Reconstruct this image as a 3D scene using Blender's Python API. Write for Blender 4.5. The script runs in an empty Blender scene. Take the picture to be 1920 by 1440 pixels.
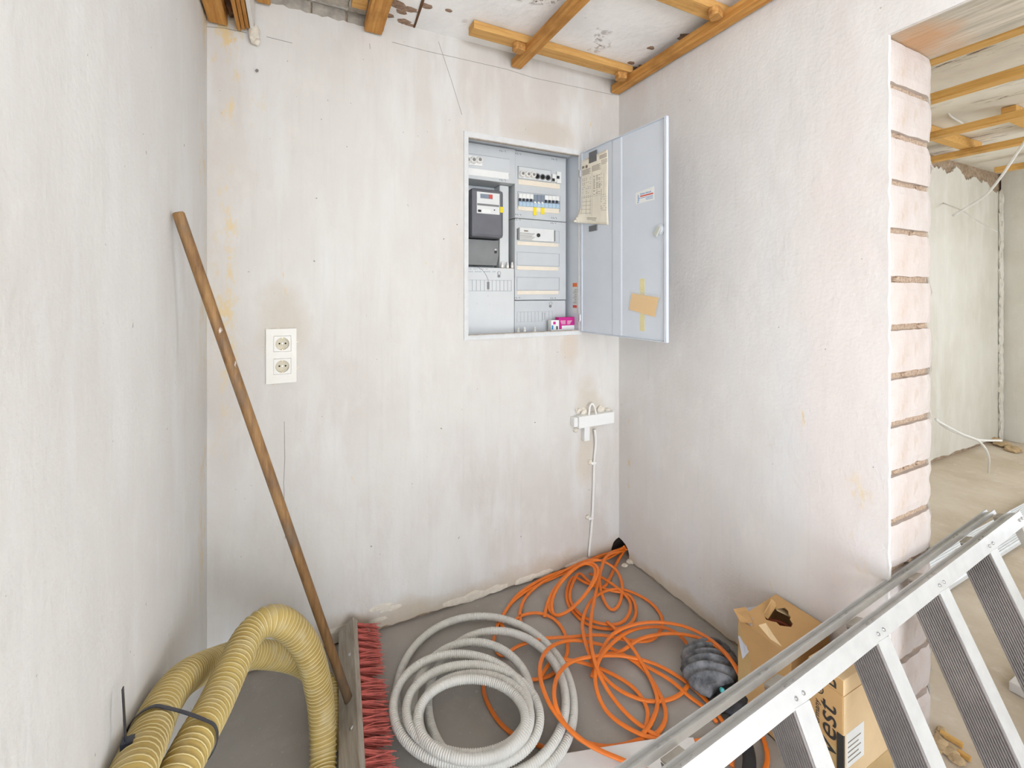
import bpy, bmesh, math, random
from mathutils import Vector, Matrix, noise as mnoise
random.seed(7)
V = Vector
scene = bpy.context.scene
COL = scene.collection

# ------------------------------------------------------------------ camera
FPX, CX, HY, CAMZ = 826.0, 960.0, 548.0, 1.3
YAW = math.atan2(404.0, FPX)
RX, RY = math.cos(YAW), -math.sin(YAW)          # camera right in the room's axes
FX, FY = math.sin(YAW), math.cos(YAW)           # camera forward
cd = bpy.data.cameras.new('camera'); cam = bpy.data.objects.new('camera', cd); COL.objects.link(cam)
cam.location = (0, 0, CAMZ); cam.rotation_euler = (math.pi/2, 0, -YAW)
cd.sensor_width = 36.0; cd.lens = 36.0*FPX/1920.0; cd.shift_y = -(720-HY)/1920.0
cd.clip_start = 0.02; cd.clip_end = 60
scene.camera = cam

# ------------------------------------------------------------------ light
world = bpy.data.worlds.new('world'); scene.world = world; world.use_nodes = True
bg = world.node_tree.nodes['Background']; bg.inputs[0].default_value = (0.885, 0.965, 1.085, 1); bg.inputs[1].default_value = 3.6
def area(name, loc, rot, sx, sy, power, col):
    l = bpy.data.lights.new(name, 'AREA'); l.shape = 'RECTANGLE'; l.size = sx; l.size_y = sy
    l.energy = power; l.color = col
    o = bpy.data.objects.new(name, l); COL.objects.link(o); o.location = loc; o.rotation_euler = rot
    return o
# daylight: next room's window, plus two added hall lamps that even the light
def aim(src, dst): return (V(dst)-V(src)).to_track_quat('-Z','Y').to_euler()
DAY = (0.885, 0.965, 1.085)
area('hall_fill_left', (-2.3,-1.9,1.15), aim((-2.3,-1.9,1.15),(1.4,.9,1.6)), 2.2, 2.2, 47, DAY)  # added fill lamp, brightens the right wall
area('hall_fill_front', (1.3,-3.2,1.15), aim((1.3,-3.2,1.15),(-.2,1.0,1.7)), 2.4, 2.2, 30, DAY)  # added fill lamp, brightens the left and back walls
area('daylight_next_room_window', (5.3,-.9,1.3), aim((5.3,-.9,1.3),(0,.9,1.4)), 1.2, 1.6, 31, DAY)
vs = scene.view_settings
vs.view_transform = 'Standard'; vs.look = 'None'; vs.gamma = 1.0; vs.use_curve_mapping = False
vs.exposure = 0.6

# ------------------------------------------------------------------ pixel (1920x1440) -> room point
def ray(px, py):
    u = (px-CX)/FPX; w = (HY-py)/FPX
    return V((FX+RX*u, FY+RY*u, w))
CAM = V((0, 0, CAMZ))
def on_y(px, py, Y): d = ray(px, py); return CAM + d*(Y/d.y)
def on_x(px, py, X): d = ray(px, py); return CAM + d*(X/d.x)
def on_z(px, py, z=0.0): d = ray(px, py); return CAM + d*((z-CAMZ)/d.z)
def at_d(px, py, dist): return CAM + ray(px, py)*dist
YB, XR, XL, ZC = 1.738, 1.443, -0.264, 2.35      # back wall, right wall, left wall, ceiling
YJ, XJ = 0.628, 1.714                            # jamb of the opening, far side of the right wall

# ------------------------------------------------------------------ mesh helpers
class MB:
    def __init__(s): s.v = []; s.f = []
    def add(s, vs, fs):
        n = len(s.v); s.v += [V(p) for p in vs]; s.f += [tuple(i+n for i in f) for f in fs]; return s
    def box(s, a, b):
        (x0,y0,z0),(x1,y1,z1) = a, b
        return s.add([(x0,y0,z0),(x1,y0,z0),(x1,y1,z0),(x0,y1,z0),(x0,y0,z1),(x1,y0,z1),(x1,y1,z1),(x0,y1,z1)],
              [(0,3,2,1),(4,5,6,7),(0,1,5,4),(1,2,6,5),(2,3,7,6),(3,0,4,7)])
    def bbox(s, o, e1, e2, e3, a, b):            # box in a basis
        t = MB().box(a, b); return s.add([o+e1*p.x+e2*p.y+e3*p.z for p in t.v], t.f)
    def prism(s, pts, d):                        # planar polygon (list of Vectors) pushed along d
        n = len(pts); d = V(d); pts = [V(p) for p in pts]
        fs = [tuple(range(n)), tuple(range(2*n-1, n-1, -1))]
        fs += [(i, n+i, n+(i+1)%n, (i+1)%n) for i in range(n)]
        return s.add(pts+[p+d for p in pts], fs)
    def cyl(s, a, b, r, n=12, r2=None):
        a, b = V(a), V(b); r2 = r if r2 is None else r2
        t = (b-a).normalized(); x = t.orthogonal().normalized(); y = t.cross(x)
        ring = lambda c, q: [c+x*(q*math.cos(2*math.pi*i/n))+y*(q*math.sin(2*math.pi*i/n)) for i in range(n)]
        return s.add(ring(a,r)+ring(b,r2), [tuple(range(n-1,-1,-1)), tuple(range(n,2*n))]+[(i,(i+1)%n,n+(i+1)%n,n+i) for i in range(n)])
    def lathe(s, a, axis, prof, n=14):           # prof = [(distance along axis, radius)]
        a = V(a); t = V(axis).normalized(); x = t.orthogonal().normalized(); y = t.cross(x); k = len(prof)
        vs = [a+t*h+x*(r*math.cos(2*math.pi*i/n))+y*(r*math.sin(2*math.pi*i/n)) for h, r in prof for i in range(n)]
        fs = [(j*n+i, j*n+(i+1)%n, (j+1)*n+(i+1)%n, (j+1)*n+i) for j in range(k-1) for i in range(n)]
        return s.add(vs, fs+[tuple(range(n-1,-1,-1)), tuple(range((k-1)*n, k*n))])
    def tube(s, pts, rad, n=10, closed_ends=True, prof=None):
        # sweep; rad = number or f(arc length); prof = flat cross-section [(side, up)] kept level
        m = len(pts); fr = []; t0 = None; x = None; L = 0.0; vs = []
        for i, p in enumerate(pts):
            t = (pts[min(i+1,m-1)]-pts[max(i-1,0)]).normalized()
            if prof:
                x = t.cross(V((0,0,1)))
                if x.length < .25 and fr: x = fr[-1]
                x = (x - t*x.dot(t)).normalized()
            elif x is None: x = t.orthogonal().normalized()
            else: x = (x - t*x.dot(t)).normalized()
            fr.append(x); y = x.cross(t)
            if i: L += (p-pts[i-1]).length
            if prof: vs += [p+x*a+y*b for a, b in prof]
            else:
                r = rad(L) if callable(rad) else rad
                vs += [p+x*(r*math.cos(2*math.pi*k/n))+y*(r*math.sin(2*math.pi*k/n)) for k in range(n)]
        if prof: n = len(prof)
        fs = [(i*n+k, i*n+(k+1)%n, (i+1)*n+(k+1)%n, (i+1)*n+k) for i in range(m-1) for k in range(n)]
        if closed_ends: fs += [tuple(range(n-1,-1,-1)), tuple(range((m-1)*n, m*n))]
        return s.add(vs, fs)
def spline(pts, step):                            # Catmull-Rom, resampled to an even step
    P = [V(p) for p in pts]; P = [P[0]*2-P[1]]+P+[P[-1]*2-P[-2]]; out = []
    for i in range(1, len(P)-2):
        a, b, c, d = P[i-1:i+3]
        k = max(4, int((c-b).length/step*2)+1)
        for j in range(k):
            t = j/k
            out.append(.5*((2*b)+(c-a)*t+(2*a-5*b+4*c-d)*t*t+(3*b-a-3*c+d)*t**3))
    out.append(P[-2]); res = [out[0]]; acc = 0
    for i in range(1, len(out)):
        seg = out[i]-out[i-1]; l = seg.length; pos = step-acc
        while pos <= l and l > 1e-9: res.append(out[i-1]+seg*(pos/l)); pos += step
        acc = (acc+l) % step
    return res
ORG = {}
def org(o): return ORG.get(o.name, V((0,0,0)))
def obj(name, mb, m, parent=None, smooth=False, bevel=0, origin=None):
    me = bpy.data.meshes.new(name)
    base = V((0,0,0)) if origin is None else V(origin)
    me.from_pydata([tuple(p-base) for p in mb.v], [], mb.f); me.update()
    bm = bmesh.new(); bm.from_mesh(me); bmesh.ops.recalc_face_normals(bm, faces=bm.faces); bm.to_mesh(me); bm.free()
    o = bpy.data.objects.new(name, me); COL.objects.link(o)
    me.materials.append(m)
    if smooth:
        for p in me.polygons: p.use_smooth = True
    if parent is not None:
        o.parent = parent; o.location = base-org(parent)
    else: o.location = base
    ORG[o.name] = base
    if bevel:
        b = o.modifiers.new('bevel', 'BEVEL'); b.width = bevel; b.segments = 2; b.limit_method = 'ANGLE'; b.angle_limit = .6
    return o
def tag(o, label, cat, group=None):
    o['label'] = label; o['category'] = cat
    if group: o['group'] = group
    return o
def thing(name, label, cat, loc, group=None):
    o = bpy.data.objects.new(name, None); COL.objects.link(o); o.location = loc; ORG[o.name] = V(loc); o.empty_display_size = .05
    return tag(o, label, cat, group)
def struct(name, mb, m, **k):
    o = obj(name, mb, m, **k); o['kind'] = 'structure'; return o
def fill(outer, holes, m3):                        # polygon with holes in 2D -> MB, m3 maps (a,b)->Vector
    bm = bmesh.new(); es = []
    for loop in [outer]+holes:
        vv = [bm.verts.new((a,b,0)) for a,b in loop]
        es += [bm.edges.new((vv[i], vv[(i+1)%len(vv)])) for i in range(len(vv))]
    bmesh.ops.triangle_fill(bm, use_beauty=True, edges=es)
    bm.verts.index_update(); mb = MB()
    mb.add([m3(v.co.x, v.co.y) for v in bm.verts], [tuple(v.index for v in f.verts) for f in bm.faces]); bm.free(); return mb
def slab(outer, holes, m3, d):                     # the same, with thickness d (Vector)
    a = fill(outer, holes, m3); b = fill(outer, holes, lambda p,q: m3(p,q)+d)
    mb = MB(); mb.add(a.v, a.f); mb.add(b.v, b.f)
    for loop in [outer]+holes:
        n = len(loop)
        for i in range(n):
            p, q = m3(*loop[i]), m3(*loop[(i+1)%n]); mb.add([p,q,q+d,p+d], [(0,1,2,3)])
    return mb
def text(name, s, size, o, e1, e2, m, parent=None, depth=.0004, align='LEFT', shear=0, squash=1.0):
    c = bpy.data.curves.new(name, 'FONT'); c.body = s; c.size = size; c.extrude = depth; c.align_x = align; c.shear = shear
    t = bpy.data.objects.new(name+'_font', c); COL.objects.link(t)
    bpy.context.view_layer.update()
    dg = bpy.context.evaluated_depsgraph_get(); me = bpy.data.meshes.new_from_object(t.evaluated_get(dg))
    mb = MB(); e3 = e1.cross(e2); mb.add([o+e1*(v.co.x*squash)+e2*v.co.y+e3*v.co.z for v in me.vertices], [tuple(p.vertices) for p in me.polygons])
    bpy.data.objects.remove(t); bpy.data.curves.remove(c); bpy.data.meshes.remove(me)
    return obj(name, mb, m, parent, origin=o)

# ------------------------------------------------------------------ materials
class NT:
    def __init__(s, name):
        s.m = bpy.data.materials.new(name); s.m.use_nodes = True; s.t = s.m.node_tree; s.n = s.t.nodes; s.b = s.n['Principled BSDF']
        s.tc = s.n.new('ShaderNodeTexCoord'); s.co = s.tc.outputs['Object']
    def link(s, a, b): s.t.links.new(a, b)
    def mapping(s, scale, rot=(0,0,0), loc=(0,0,0)):
        k = s.n.new('ShaderNodeMapping'); k.inputs['Scale'].default_value = scale; k.inputs['Rotation'].default_value = rot; k.inputs['Location'].default_value = loc
        s.link(s.co, k.inputs[0]); return k.outputs[0]
    def noise(s, scale, detail=4, stretch=(1,1,1), rough=.55, loc=(0,0,0)):
        k = s.n.new('ShaderNodeTexNoise'); k.inputs['Scale'].default_value = scale; k.inputs['Detail'].default_value = detail; k.inputs['Roughness'].default_value = rough
        s.link(s.mapping(stretch, loc=loc), k.inputs['Vector']); return k.outputs['Fac']
    def ramp(s, fac, a, b, va=0.0, vb=1.0):
        k = s.n.new('ShaderNodeMapRange'); k.clamp = True
        for i, v in zip(('From Min','From Max','To Min','To Max'), (a,b,va,vb)): k.inputs[i].default_value = v
        s.link(fac, k.inputs['Value']); return k.outputs[0]
    def math(s, op, a, b=None):
        k = s.n.new('ShaderNodeMath'); k.operation = op
        for i, v in enumerate((a,b)):
            if v is None: continue
            if isinstance(v, (int,float)): k.inputs[i].default_value = v
            else: s.link(v, k.inputs[i])
        return k.outputs[0]
    def mix(s, fac, a, b):
        k = s.n.new('ShaderNodeMix'); k.data_type = 'RGBA'
        for idx, v in ((0,fac),(6,a),(7,b)):
            if isinstance(v, (int,float)): k.inputs[idx].default_value = v
            elif isinstance(v, tuple): k.inputs[idx].default_value = (*v,1)
            else: s.link(v, k.inputs[idx])
        return k.outputs[2]
    def blob(s, c, r, soft=.5, wob=.5, sc=9):        # 1 near the point c (per-axis radii r), ragged edge
        k = s.n.new('ShaderNodeVectorMath'); k.operation = 'SUBTRACT'; s.link(s.co, k.inputs[0]); k.inputs[1].default_value = c
        d = s.n.new('ShaderNodeVectorMath'); d.operation = 'DIVIDE'; s.link(k.outputs[0], d.inputs[0]); d.inputs[1].default_value = r
        l = s.n.new('ShaderNodeVectorMath'); l.operation = 'LENGTH'; s.link(d.outputs[0], l.inputs[0])
        w = s.math('MULTIPLY', s.math('SUBTRACT', s.noise(sc, 5), .5), wob*3)
        return s.ramp(s.math('ADD', l.outputs['Value'], w), 1.0, 1.0-soft, 0, 1)
    def bump(s, h, strength=.3, dist=.01):
        k = s.n.new('ShaderNodeBump'); k.inputs['Strength'].default_value = strength; k.inputs['Distance'].default_value = dist
        s.link(h, k.inputs['Height']); s.link(k.outputs[0], s.b.inputs['Normal'])
    def done(s, col, rough=.8, metal=0, spec=None):
        if isinstance(col, tuple): s.b.inputs['Base Color'].default_value = (*col,1)
        else: s.link(col, s.b.inputs['Base Color'])
        if isinstance(rough, (int,float)): s.b.inputs['Roughness'].default_value = rough
        else: s.link(rough, s.b.inputs['Roughness'])
        s.b.inputs['Metallic'].default_value = metal
        if spec is not None: s.b.inputs['Specular IOR Level'].default_value = spec
        return s.m
def srgb(r, g, b):
    f = lambda c: (c/255/12.92 if c/255 <= .04045 else ((c/255+.055)/1.055)**2.4)
    return (f(r), f(g), f(b))
def simple(name, c, rough=.6, metal=0, var=.06, sc=30, bump=0, bdist=.002, stretch=(1,1,1), spec=None):
    t = NT(name); nz = t.noise(sc, 4, stretch)
    col = t.mix(t.ramp(nz, .3, .7), tuple(x*(1-var) for x in c), tuple(min(1,x*(1+var)) for x in c))
    if bump: t.bump(nz, bump, bdist)
    return t.done(col, rough, metal, spec)

def plaster(name, base, dark, streak, ochre_amt, blobs=(), ochre_x=None):
    t = NT(name)
    c = t.mix(t.ramp(t.noise(1.6, 5), .38, .66), base, dark)
    c = t.mix(t.ramp(t.noise(5, 6, (1.6,1.6,.35)), .5, .72, 0, .7), c, streak)
    c = t.mix(t.ramp(t.noise(14, 6, (1,1,.5), .65), .52, .75, 0, .35), c, tuple(min(1, x*1.12) for x in base))
    c = t.mix(t.ramp(t.noise(60, 3, (1,1,.06)), .55, .8, 0, .16), c, tuple(x*.82 for x in dark))
    for cen, r, col, amt, wob in blobs:
        bl = t.math('MULTIPLY', t.blob(cen, r, .55, wob), abs(amt))
        if amt < 0: bl = t.math('MULTIPLY', bl, t.math('MULTIPLY', t.ramp(t.noise(9, 5, (1,1,.4), .7, (5,2,1)), .48, .58), t.ramp(t.noise(55, 5, (1,1,.5), .7), .44, .56)))
        c = t.mix(bl, c, col)
    oc = t.math('MULTIPLY', t.ramp(t.noise(6.5, 6, (1.5,1.5,.35), .7, (3,1,5)), .655, .70), t.ramp(t.noise(38, 4), .47, .56))
    c = t.mix(t.math('MULTIPLY', oc, ochre_amt), c, srgb(226,190,120))
    sp = t.ramp(t.noise(52, 2, (1,1,1), .5, (9,4,2)), .765, .79)
    c = t.mix(t.math('MULTIPLY', sp, .6), c, srgb(120,105,90))
    h = t.math('ADD', t.math('MULTIPLY', t.noise(9, 5, (1,1,.6)), 1.2), t.math('MULTIPLY', t.noise(90, 4), .22))
    t.bump(h, .32, .012)
    return t.done(c, .86, spec=.25)

# colours are those of the things themselves, save the cavity's painted shade
M = {}
back_blobs = [
 ((.0-.036,YB,1.19), (.10,.2,.17), srgb(204,194,178), .65, .3),      # repaired plaster round the socket
 ((1.02,YB,2.03), (.20,.2,.075), srgb(200,188,172), .6, .35),          # patch above the cabinet
 ((1.15,YB,1.04), (.06,.2,.10), srgb(208,192,172), .6, .3),
 ((1.27,YB,.72), (.10,.2,.20), srgb(200,187,168), .6, .45),            # round the trunking stub
 ((1.24,YB,.50), (.06,.2,.15), srgb(208,194,174), .6, .35),
 ((-.20,YB,2.05), (.12,.2,.22), srgb(224,198,146), -.9, .6),
 ((-.22,YB,1.4), (.05,.2,.7), srgb(224,200,152), -.85, .6),
 ((.3,YB,.0), (2.0,.3,.11), srgb(196,180,155), .65, .5),               # damp foot of the wall
]
M['plaster_back'] = plaster('plaster_back', srgb(217,213,206), srgb(208,201,193), srgb(225,224,220), .9, back_blobs)
right_blobs = [
 ((XR,.74,1.0), (.2,.16,1.2), srgb(228,214,208), .5, .4),
 ((XR,.70,.62), (.2,.05,.16), srgb(226,206,172), -.9, .6),
 ((XR,1.2,.0), (.3,.9,.07), srgb(202,186,160), .7, .5),
]
M['plaster_right'] = plaster('plaster_right', srgb(224,220,215), srgb(216,210,204), srgb(220,219,217), .5, right_blobs)
M['plaster_left'] = plaster('plaster_left', srgb(224,223,219), srgb(218,215,210), srgb(229,229,228), .3,
   [((XL,1.69,1.2), (.3,.10,2.2), srgb(222,200,160), -.8, .5)])
M['plaster_next'] = plaster('plaster_next', srgb(226,223,213), srgb(214,209,196), srgb(232,230,222), .3)
def _core():
    t = NT('wall_core'); nz = t.noise(40, 6, rough=.7)
    c = t.mix(t.ramp(nz, .3, .7), srgb(150,125,100), srgb(200,180,158)); t.bump(nz, .8, .01); return t.done(c, .95, spec=.1)
M['core'] = _core()
def _brick():
    t = NT('brick_face'); oi = t.n.new('ShaderNodeObjectInfo')
    c = t.mix(t.ramp(t.noise(18, 5, (1,1,.3)), .35, .7), srgb(203,195,189), srgb(194,181,173))
    c = t.mix(t.ramp(t.noise(16, 6, (1.4,1,.55), .75), .54, .68, 0, .7), c, srgb(186,166,146))
    c = t.mix(t.math('MULTIPLY', oi.outputs['Random'], .35), c, srgb(203,187,177))
    t.bump(t.noise(45, 6), .5, .006); return t.done(c, .92, spec=.15)
M['brick'] = _brick()
def _mortar():
    t = NT('mortar'); nz = t.noise(120, 5, rough=.7)
    c = t.mix(t.ramp(nz, .35, .65), srgb(168,140,116), srgb(212,190,168)); t.bump(nz, 1, .006); return t.done(c, .95, spec=.1)
M['mortar'] = _mortar()
def _lintel():
    t = NT('rough_concrete'); nz = t.noise(8, 7, (4,.35,4), .7)
    c = t.mix(t.ramp(nz, .35, .65), srgb(226,218,202), srgb(172,164,148))
    c = t.mix(t.blob((1.56,.60,2.0), (.2,.10,.2), .7, .5), c, srgb(205,165,130))
    t.bump(nz, .8, .012); return t.done(c, .95, spec=.1)
M['lintel'] = _lintel()
def _ceiling(name, wht, amt, st):
    t = NT(name)
    c = t.mix(t.ramp(t.noise(5, 5), .4, .65), wht, tuple(x*.9 for x in wht))
    fl = t.math('MULTIPLY', t.ramp(t.noise(3.2, 3, st), .54, .62), t.ramp(t.noise(24, 6, st, .7), .53, .58))
    c = t.mix(t.math('MULTIPLY', fl, amt), c, srgb(120,92,72))
    t.bump(t.math('ADD', t.noise(26, 6), t.math('MULTIPLY', fl, -1.2)), .5, .008); return t.done(c, .9, spec=.15)
M['ceiling'] = _ceiling('whitewashed_ceiling', srgb(250,249,247), .95, (1,1,1))
M['ceiling_next'] = _ceiling('cracked_ceiling', srgb(238,232,218), .95, (2.5,.4,1))
M['concrete'] = simple('grey_block', srgb(176,168,156), .92, var=.3, sc=22, bump=.9, bdist=.012)
def _floor():
    t = NT('screed'); n1 = t.noise(2.2, 6); n2 = t.noise(11, 6, rough=.7)
    c = t.mix(t.ramp(n1, .35, .7), srgb(166,160,152), srgb(150,144,136))
    c = t.mix(t.ramp(n2, .52, .75, 0, .5), c, srgb(180,172,162))
    c = t.mix(t.ramp(t.noise(75, 3), .66, .72, 0, .45), c, srgb(190,182,172))
    t.bump(t.noise(30, 6), .15, .004); return t.done(c, t.ramp(n2, .3, .7, .5, .75), spec=.35)
M['floor'] = _floor()
def _floor2():
    t = NT('dusty_floor'); n1 = t.noise(3, 7, (1,.6,1), .65)
    c = t.mix(t.ramp(n1, .35, .65), srgb(226,214,196), srgb(206,190,168))
    c = t.mix(t.ramp(t.noise(14, 6, rough=.7), .55, .7, 0, .6), c, srgb(232,224,212)); t.bump(t.noise(30, 6), .4, .006); return t.done(c, .9, spec=.2)
M['floor_next'] = _floor2()
def _wood(name, ax, a, b, knots=True):
    t = NT(name); st = {0:(.5,8,8),1:(8,.5,8),2:(8,8,.5)}[ax]
    nz = t.noise(9, 6, st, .65); c = t.mix(t.ramp(nz, .35, .68), a, b)
    c = t.mix(t.ramp(t.noise(3.5, 5, (1,1,1), .6, (4,7,1)), .58, .72, 0, .55), c, tuple(x*.55 for x in b))
    t.bump(nz, .35, .003); return t.done(c, .72, spec=.3)
M['wood_y'] = _wood('roof_batten_wood_along', 1, srgb(214,160,88), srgb(176,116,52))
M['wood_x'] = _wood('roof_batten_wood_across', 0, srgb(222,176,108), srgb(192,140,74))
M['wood_z'] = _wood('chock_wood', 1, srgb(206,154,88), srgb(158,106,54))
M['wood_next'] = _wood('pale_batten_wood', 1, srgb(232,186,112), srgb(206,152,78))
M['ply_dark'] = simple('dark_gap_wood', srgb(96,66,40), .85, var=.3, sc=40, bump=.6)
M['white_board'] = simple('white_board', srgb(236,233,228), .8, var=.04, sc=20, bump=.3)
M['pencil'] = simple('pencil_mark', srgb(128,122,116), .9, var=.2, sc=60)

# ================================================================== the room
def jag(x0, x1, z, amp, step, seed):
    n = max(2, int(abs(x1-x0)/step)); out = []
    for i in range(n+1):
        a = x0+(x1-x0)*i/n
        h = mnoise.noise(V((a*9, seed, 0)))*.6+mnoise.noise(V((a*37, seed, 3)))*.4
        out.append((a, max(.002, z+amp*h)))
    return out
bx = lambda a, b: V((a, YB, b))
CABH = [(.630,1.104),(1.212,1.104),(1.212,1.968),(.630,1.968)]
notchB = [(XR-.045,.0),(XR-.046,.035),(XR-.034,.062),(XR-.018,.074),(XR+.01,.082)]
low = jag(XL-.005, XR-.047, .014, .022, .02, 1.3)
gap = [(.30-.018*i, 2.302+.012*mnoise.noise(V((i*.7,2,9)))) for i in range(23)]
outer = low + notchB[1:] + [(XR+.01,ZC),(.31,ZC)] + gap + [(-.11,ZC),(XL-.005,ZC)]
wb = struct('wall_back', slab(outer, [CABH], bx, V((0,.013,0))), M['plaster_back'])
core_out = [(-.55,0),(XR-.05,0)]+[(a,b+.004) for a,b in notchB[1:]]+[(1.70,.08),(1.70,2.5),(-.55,2.5)]
obj('masonry', slab(core_out, [CABH], lambda a,b: V((a,YB+.0131,b)), V((0,.26,0))), M['core'], wb)
M['bare'] = simple('bare_grey_block', srgb(172,164,152), .92, var=.3, sc=22, bump=.9, bdist=.012)
for x0, x1 in ((-.10,.045),(.05,.165),(.17,.305)): obj('bare_block', MB().box((x0,YB+.004,2.27),(x1,YB+.0129,ZC-.001)), M['bare'], wb, origin=(x0,YB,2.27), bevel=.003)
M['cavity'] = simple('cavity_soil_shade', srgb(46,36,30), .95, var=.3, sc=60, bump=.6)  # soil-coloured liner, darkened to paint in the shade of the hole
cv = MB(); cv.box((XR-.0445,YB+.0132,.0005),(XR+.22,YB+.05,.074)); cv.box((XR+.10,1.672,.0005),(XR+.22,YB+.0131,.060)); obj('cavity', cv, M['cavity'], wb)
# pencil lines and hair cracks
def wallmark(pts, w=.0014):
    mb = MB(); q = [on_y(x,y,YB) for x,y in pts]
    for a, b in zip(q, q[1:]):
        t = (b-a).normalized(); s_ = t.cross(V((0,1,0)))*w*.5; mb.prism([a-s_, b-s_, b+s_, a+s_], (0,-.0006,0))
    return mb
for pts in ([(388,50),(420,53),(463,62)], [(500,69),(548,81)], [(735,79),(800,96),(854,108),(950,130),(1000,146),(1150,178)], [(822,78),(846,150),(866,215)], [(533,790),(534,860),(532,905),(535,1010)], [(693,82),(694,92)]):
    obj('pencil_line', wallmark(pts), M['pencil'], wb)
obj('nail', MB().cyl(on_y(482,132,YB), on_y(482,132,YB-.012), .005, 8), M['pencil'], wb)
for px, py in ((857,421),(832,448),(1003,792)):
    obj('nail_hole', MB().cyl(on_y(px,py,YB), on_y(px,py,YB-.001), .0022, 8), M['ply_dark'], wb)
# loose plaster scabs along the foot of the back wall
def chunk(c, r, seed, flat=(1,1,1), n=2):
    bm = bmesh.new(); bmesh.ops.create_icosphere(bm, subdivisions=n, radius=1)
    mb = MB(); rnd = random.Random(seed); off = V((rnd.random()*9, rnd.random()*9, rnd.random()*9))
    for v in bm.verts:
        k = 1+.55*mnoise.noise(v.co*1.6+off)
        v.co = V((v.co.x*flat[0], v.co.y*flat[1], v.co.z*flat[2]))*r*k
    mb.add([V(c)+v.co for v in bm.verts], [tuple(v.index for v in f.verts) for f in bm.faces]); bm.free(); return mb
M['scab'] = simple('flaked_plaster', srgb(222,213,197), .9, var=.1, sc=60, bump=.6)
for i, (px, py, r) in enumerate([(716,1138,.020),(708,1162,.016),(735,1140,.018),(640,1178,.022),(655,1172,.016),(860,1128,.03),(890,1120,.035),(930,1108,.026),(985,1090,.028),(1018,1078,.022),(1092,1050,.02),(1070,1060,.016)]):
    p = on_y(px, py, YB); p.z = max(p.z, .02)
    obj('plaster_scab', chunk(p, r, i, (2.2,.06,.55)), M['scab'], wb, origin=p)
wl = struct('wall_left', MB().box((XL-.25,-.45,0),(XL,YB+.013,ZC+.1)), M['plaster_left'])

# right wall: plaster skin, brick core laid bare in the jamb of the opening
ry = lambda a, b: V((XR, a, b))
lowr = jag(YJ-.003, 1.66, .012, .020, .02, 5.1)
notchR = [(1.664,.004),(1.662,.03),(1.672,.055),(1.69,.068),(1.712,.076),(YB+.01,.080)]
edge = [(YJ-.003+.006*mnoise.noise(V((0,k*.9,2))), 2.0-(2.0-.03)*k/60) for k in range(61)]
outer = [(YJ-.9-.6,2.003)]+edge+lowr[1:]+notchR+[(YB+.01,ZC),(YJ-1.5,ZC)]
wr = struct('wall_right', slab(outer, [], ry, V((.012,0,0))), M['plaster_right'])
obj('masonry', slab([(YJ+.014,0),(1.657,0),(1.655,.032),(1.668,.06),(1.69,.074),(1.76,.088),(1.76,2.0),(YJ+.014,2.0)], [], lambda a,b: V((XR+.0125,a,b)), V((XJ-.013-XR-.013,0,0))), M['mortar'], wr)
obj('lintel', MB().box((XR+.0125,YJ-1.5,2.0),(XJ-.002,1.76,ZC)), M['lintel'], wr)
obj('masonry', MB().box((XR,YJ-1.75,0),(XJ,YJ-1.5,ZC)), M['plaster_right'], wr)
edge2 = [(YJ+.012+.020*mnoise.noise(V((3,k*.45,2)))+.010*mnoise.noise(V((3,k*1.9,7))), 2.0-2.0*k/60) for k in range(61)]
obj('rear_plaster', slab(edge2+[(1.62,0),(1.62,2.0)], [], lambda a,b: V((XJ-.0125,a,b)), V((.0125,0,0))), M['concrete'], wr)
z0, ch = -.011, .1344
for k in range(15):
    zb = max(.001, z0+k*ch+.012); zt = min(1.999, z0+(k+1)*ch-.006+random.uniform(-.003,.002))
    x0 = XR+.0128; x1 = XJ-.014+random.uniform(-.004,.003)
    nx, nz_ = 10, 5; yb_ = YJ+.06; mb = MB(); vs_, fs_ = [], []
    for i in range(nx+1):
        for j in range(nz_+1):
            a, b = i/nx, j/nz_; e = (i in (0,nx)) + (j in (0,nz_))
            w = mnoise.noise(V((i*.7, j*.7, k*3.1)))
            vs_.append(V((x0+(x1-x0)*a, YJ+.0025*w+(.003+.004*abs(w))*e, zb+(zt-zb)*b+(.0035*mnoise.noise(V((i*.9,k*2.0,j))) if j in (0,nz_) else 0))))
    for i in range(nx):
        for j in range(nz_): fs_.append((i*(nz_+1)+j, (i+1)*(nz_+1)+j, (i+1)*(nz_+1)+j+1, i*(nz_+1)+j+1))
    mb.add(vs_, fs_)
    per = [i*(nz_+1) for i in range(nx+1)]+[nx*(nz_+1)+j for j in range(1,nz_+1)]+[i*(nz_+1)+nz_ for i in range(nx-1,-1,-1)]+[j for j in range(nz_-1,0,-1)]
    n = len(mb.v); bk = [V((mb.v[i].x, yb_, mb.v[i].z)) for i in per]; m_ = len(per)
    mb.v += bk; mb.f += [(per[i], n+i, n+(i+1)%m_, per[(i+1)%m_]) for i in range(m_)]
    obj('brick', mb, M['brick'], wr, origin=(x0,YJ,zb))
# crumbs of mortar squeezed out of the joints
for i, (k, a) in enumerate([(6,.2),(6,.45),(6,.7),(13,.3),(11,.6),(12,.75),(9,.8),(5,.15),(8,.4),(4,.5),(10,.2)]):
    p = V((XR+.02+a*.24, YJ+.012, z0+k*ch+.003)); obj('mortar_crumb', chunk(p, .011, i+40, (1.3,.7,.7)), M['mortar'], wr, origin=p)

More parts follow.
